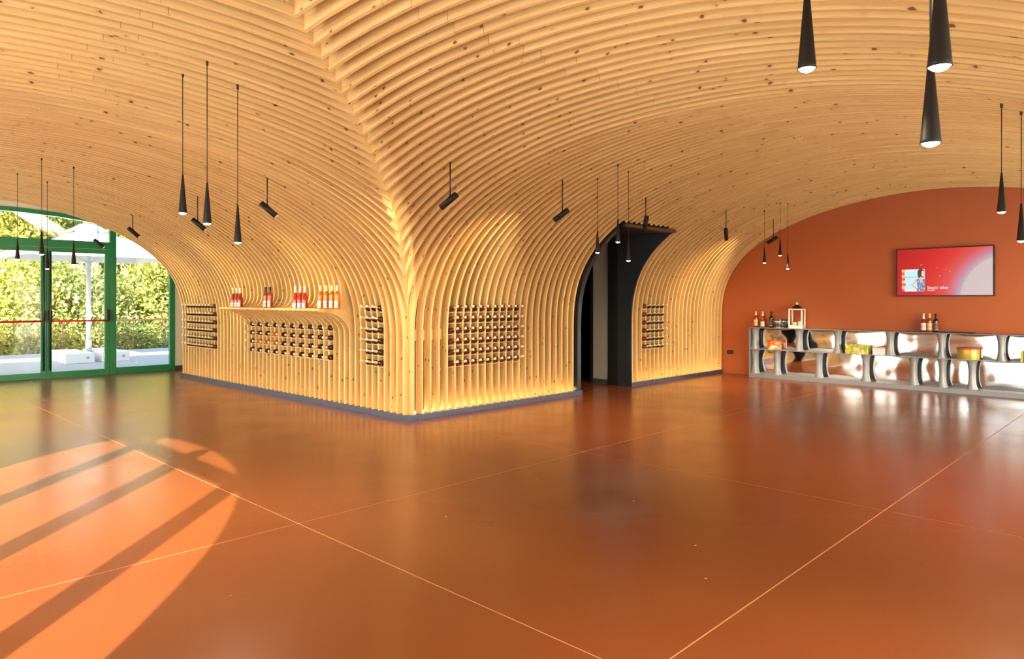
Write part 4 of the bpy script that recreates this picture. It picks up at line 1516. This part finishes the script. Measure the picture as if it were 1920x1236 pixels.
CANVAS = mat('white_canvas', (0.86, 0.84, 0.80), 0.85)
WMETAL = mat('white_metal', (0.80, 0.80, 0.80), 0.4)
def parasol(x, y, label, rz=0.0, s=1.6):
    e = empty('parasol', (x, y, -0.02), rz, label, 'parasol', 'white square parasols on the terrace')
    MB().cyl((0, 0, 0.0), (0, 0, 3.3), 0.055, seg=14).build('pole', WMETAL, e)
    b = MB()
    n = 8
    ring = []
    prev = None
    rows = []
    for k in range(5):
        f = k / 4
        row = []
        for i in range(32):
            t = 2 * PI * i / 32 + PI / 4
            c_, s_ = math.cos(t), math.sin(t)
            sq = s / max(abs(c_), abs(s_))
            r = sq * f
            row.append(b.bm.verts.new((c_ * r, s_ * r, 3.36 - 0.66 * f ** 0.9 - 0.03 * f * (1 - f) * 4)))
        rows.append(row)
    for k in range(4):
        for i in range(32):
            j = (i + 1) % 32
            b.bm.faces.new((rows[k][i], rows[k][j], rows[k + 1][j], rows[k + 1][i]))
    val = [b.bm.verts.new(v.co + Vector((0, 0, -0.16))) for v in rows[-1]]
    for i in range(32):
        j = (i + 1) % 32
        b.bm.faces.new((rows[-1][i], rows[-1][j], val[j], val[i]))
    bmesh.ops.remove_doubles(b.bm, verts=b.bm.verts, dist=1e-5)
    bmesh.ops.solidify(b.bm, geom=list(b.bm.faces), thickness=0.006)
    b.build('canopy', CANVAS, e, merge=False)
    MB().lathe([(0.5, 3.22), (0.2, 3.40), (0.0, 3.44)], seg=16, close=False).build('vent_cap', CANVAS, e)
    for k in range(8):
        t = PI / 4 * k
        c_, s_ = math.cos(t), math.sin(t)
        r = s / max(abs(c_), abs(s_)) * 0.97
        rb = MB().cyl((0.04 * c_, 0.04 * s_, 3.28), (r * c_, r * s_, 2.68), 0.012, seg=6).build('rib', WMETAL, e)
        MB().cyl((0.04 * c_, 0.04 * s_, 2.45), (r * 0.5 * c_, r * 0.5 * s_, 2.96), 0.010, seg=6).build('strut', WMETAL, rb)
    MB().cyl((0, 0, 2.38), (0, 0, 2.5), 0.075, seg=12).build('hub', WMETAL, e)
    MB().cyl((0, 0, 0.26), (0, 0, 0.5), 0.075, seg=12).build('pole_sleeve', WMETAL, e)
    return e
parasol(-0.15, 12.9, 'white parasol standing in white concrete blocks outside the right door leaf')
parasol(-3.9, 12.9, 'white parasol farther left outside the glass doors, mostly cut off')
for px_, lab in ((-0.15, 'under the parasol in the middle of the view'), (-3.9, 'under the left parasol')):
    for i, (dx, dy) in enumerate(((-0.39, -0.46), (0.39, -0.46), (-0.39, 0.46), (0.39, 0.46))):
        o = MB().box(-0.31, 0.31, -0.38, 0.38, 0.0, 0.25, 0.02).build('ballast_block', WMETAL, None, (px_ + dx, 12.9 + dy, -0.02))
        MB().cyl((0.16, -0.383, 0.13), (0.16, -0.375, 0.13), 0.035, seg=12).build('drain_plug', mat('grey_plug', (0.35, 0.35, 0.36), 0.5), o)
        tag(o, 'white %s %s ballast block %s' % ('near' if dy < 0 else 'far', 'left' if dx < 0 else 'right', lab), 'block', 'white ballast blocks of the parasols')

# trees: leaves as small cards on clumps, shared meshes
def leaf_material(name, c0, c1):
    m = bpy.data.materials.new(name)
    m.use_nodes = True
    nt = m.node_tree
    L = nt.links.new
    b = nt.nodes['Principled BSDF']
    b.inputs['Roughness'].default_value = 0.5
    ge = nd(nt, 'ShaderNodeNewGeometry')
    cr = nd(nt, 'ShaderNodeValToRGB')
    cr.color_ramp.elements[0].color = (*c0, 1)
    cr.color_ramp.elements[1].color = (*c1, 1)
    L(ge.outputs['Random Per Island'], cr.inputs[0])
    L(cr.outputs[0], b.inputs['Base Color'])
    tl = nd(nt, 'ShaderNodeBsdfTranslucent')
    L(cr.outputs[0], tl.inputs[0])
    mx = nd(nt, 'ShaderNodeMixShader')
    mx.inputs[0].default_value = 0.45
    L(b.outputs[0], mx.inputs[1])
    L(tl.outputs[0], mx.inputs[2])
    L(mx.outputs[0], nt.nodes['Material Output'].inputs[0])
    return m
LEAF = [leaf_material('leaf_yellow_green', (0.15, 0.19, 0.02), (0.78, 0.70, 0.20)),
        leaf_material('leaf_green', (0.07, 0.13, 0.02), (0.55, 0.56, 0.16)),
        leaf_material('leaf_olive', (0.10, 0.15, 0.03), (0.60, 0.62, 0.26))]
BARK = mat('grey_bark', (0.30, 0.24, 0.18), 0.9, var=0.3, vscale=6, bump=0.4, bscale=20)
def crown_mesh(seed, n, rx, ry, rz, leaf, m):
    rnd = np.random.RandomState(seed)
    nc = 46
    cl = rnd.normal(size=(nc, 3))
    cl /= np.linalg.norm(cl, axis=1)[:, None]
    cl *= (rnd.uniform(0.35, 1.0, (nc, 1))) ** 0.5
    cl *= np.array([rx, ry, rz]) * 0.85
    which = rnd.randint(0, nc, n)
    pos = cl[which] + rnd.normal(size=(n, 3)) * np.array([rx, ry, rz]) * 0.16
    u = rnd.normal(size=(n, 3)); u /= np.linalg.norm(u, axis=1)[:, None]
    w = np.cross(u, rnd.normal(size=(n, 3))); w /= np.linalg.norm(w, axis=1)[:, None]
    s = leaf * rnd.uniform(0.6, 1.3, (n, 1))
    v = np.stack([pos - u * s, pos + w * s * 0.45, pos + u * s, pos - w * s * 0.45], axis=1).reshape(-1, 3)
    f = np.arange(4 * n).reshape(-1, 4)
    me = bpy.data.meshes.new('foliage')
    me.from_pydata(v.tolist(), [], f.tolist())
    me.materials.append(m)
    return me
CR = [crown_mesh(1, 5200, 1.9, 1.5, 1.7, 0.085, LEAF[0]),
      crown_mesh(2, 5200, 1.9, 1.5, 1.7, 0.085, LEAF[1]),
      crown_mesh(3, 5200, 1.9, 1.5, 1.7, 0.085, LEAF[2])]
def tree(x, y, z, k, sc_, label, name='tree', lean=0.0):
    e = empty(name, (x, y, -3.0), random.uniform(0, 6), label, 'tree' if name == 'tree' else 'bush', 'trees and bushes beyond the railing')
    fo = bpy.data.objects.new('foliage', CR[k])
    C.objects.link(fo)
    fo.parent = e
    fo.location = (0, 0, z + 3.0)
    fo.scale = (sc_, sc_, sc_ * 1.05)
    MB().cyl((0, 0, 0), (0.1, 0, z + 3.0), 0.12, 0.05, seg=8).build('trunk', BARK, e)
    return e
rows_ = [
    (17.9, -0.6, [(-6.5, 2, 1.0), (-4.2, 0, 1.0), (-2.0, 0, 0.95), (0.1, 0, 0.9), (2.1, 1, 0.9), (4.2, 2, 0.95), (6.2, 1, 1.0)]),
    (19.6, 1.2, [(-6.0, 0, 1.1), (-3.4, 0, 1.1), (-0.9, 0, 1.1), (1.6, 2, 1.1), (4.0, 0, 1.1), (6.8, 2, 1.1)]),
    (22.0, 3.0, [(-7.0, 1, 1.35), (-3.6, 0, 1.35), (0.1, 0, 1.3), (3.4, 1, 1.35), (7.0, 2, 1.4), (10.2, 1, 1.4)]),
    (25.5, 5.2, [(-8.0, 1, 1.7), (-3.0, 0, 1.7), (1.8, 1, 1.7), (6.6, 0, 1.7), (11.0, 1, 1.7)]),
    (29.0, 1.8, [(-8.0, 1, 2.2), (-2.5, 1, 2.2), (3.0, 1, 2.2), (8.6, 1, 2.2), (14.0, 1, 2.2)]),
    (30.0, 7.6, [(-8.0, 1, 2.3), (-2.0, 1, 2.3), (4.2, 1, 2.3), (10.6, 1, 2.3)]),
]
depthw = ['at the railing', 'behind the railing hedge', 'in the middle distance', 'on the far slope', 'low in the farthest row', 'high in the farthest row']
kindw = ['yellow green leafy', 'fresh green leafy', 'olive green leafy']
for r, (y, z, lst) in enumerate(rows_):
    for i, (x, k, s_) in enumerate(lst):
        nm = 'bush' if r < 2 else 'tree'
        tree(x, y, z, k, s_, '%s %s %s, %s from the left of its row' % (kindw[k], nm, depthw[r], ORD[i]), nm)
# leaning old trunk seen through the upper pane
lt = empty('tree', (2.6, 20.3, -3.0), 0, 'old tree with a thick leaning grey trunk above the parasol', 'tree')
MB().cyl((0.0, 0, 0), (-0.9, 0, 6.2), 0.34, 0.30, seg=12).cyl((-0.9, 0, 6.2), (-3.3, -0.3, 7.7), 0.27, 0.20, seg=12).cyl((-2.0, -0.1, 6.9), (-3.4, 0.2, 8.6), 0.10, 0.05, seg=8).build('trunk', BARK, lt)
fo = bpy.data.objects.new('foliage', CR[1]); C.objects.link(fo); fo.parent = lt; fo.location = (-3.6, 0.6, 9.3); fo.scale = (1.1, 1.1, 1.0)
# blue-grey agave at the terrace edge
ag = empty('agave', (3.6, 17.1, -0.55), 0, 'blue grey agave behind the right end of the railing', 'plant')
AG = mat('agave_blue', (0.16, 0.27, 0.28), 0.5)
for i in range(20):
    t = i * 2.4
    el = 0.35 + 0.9 * (i / 20)
    L_ = 0.95
    d0 = Vector((math.cos(t) * math.cos(el), math.sin(t) * math.cos(el), math.sin(el)))
    b = MB().cyl((0, 0, 0.0), d0 * L_ * 0.5, 0.05, 0.065, seg=6)
    b.cyl(d0 * L_ * 0.5, d0 * L_ + Vector((0, 0, 0.08)), 0.065, 0.004, seg=6)
    b.build('leaf', AG, ag)
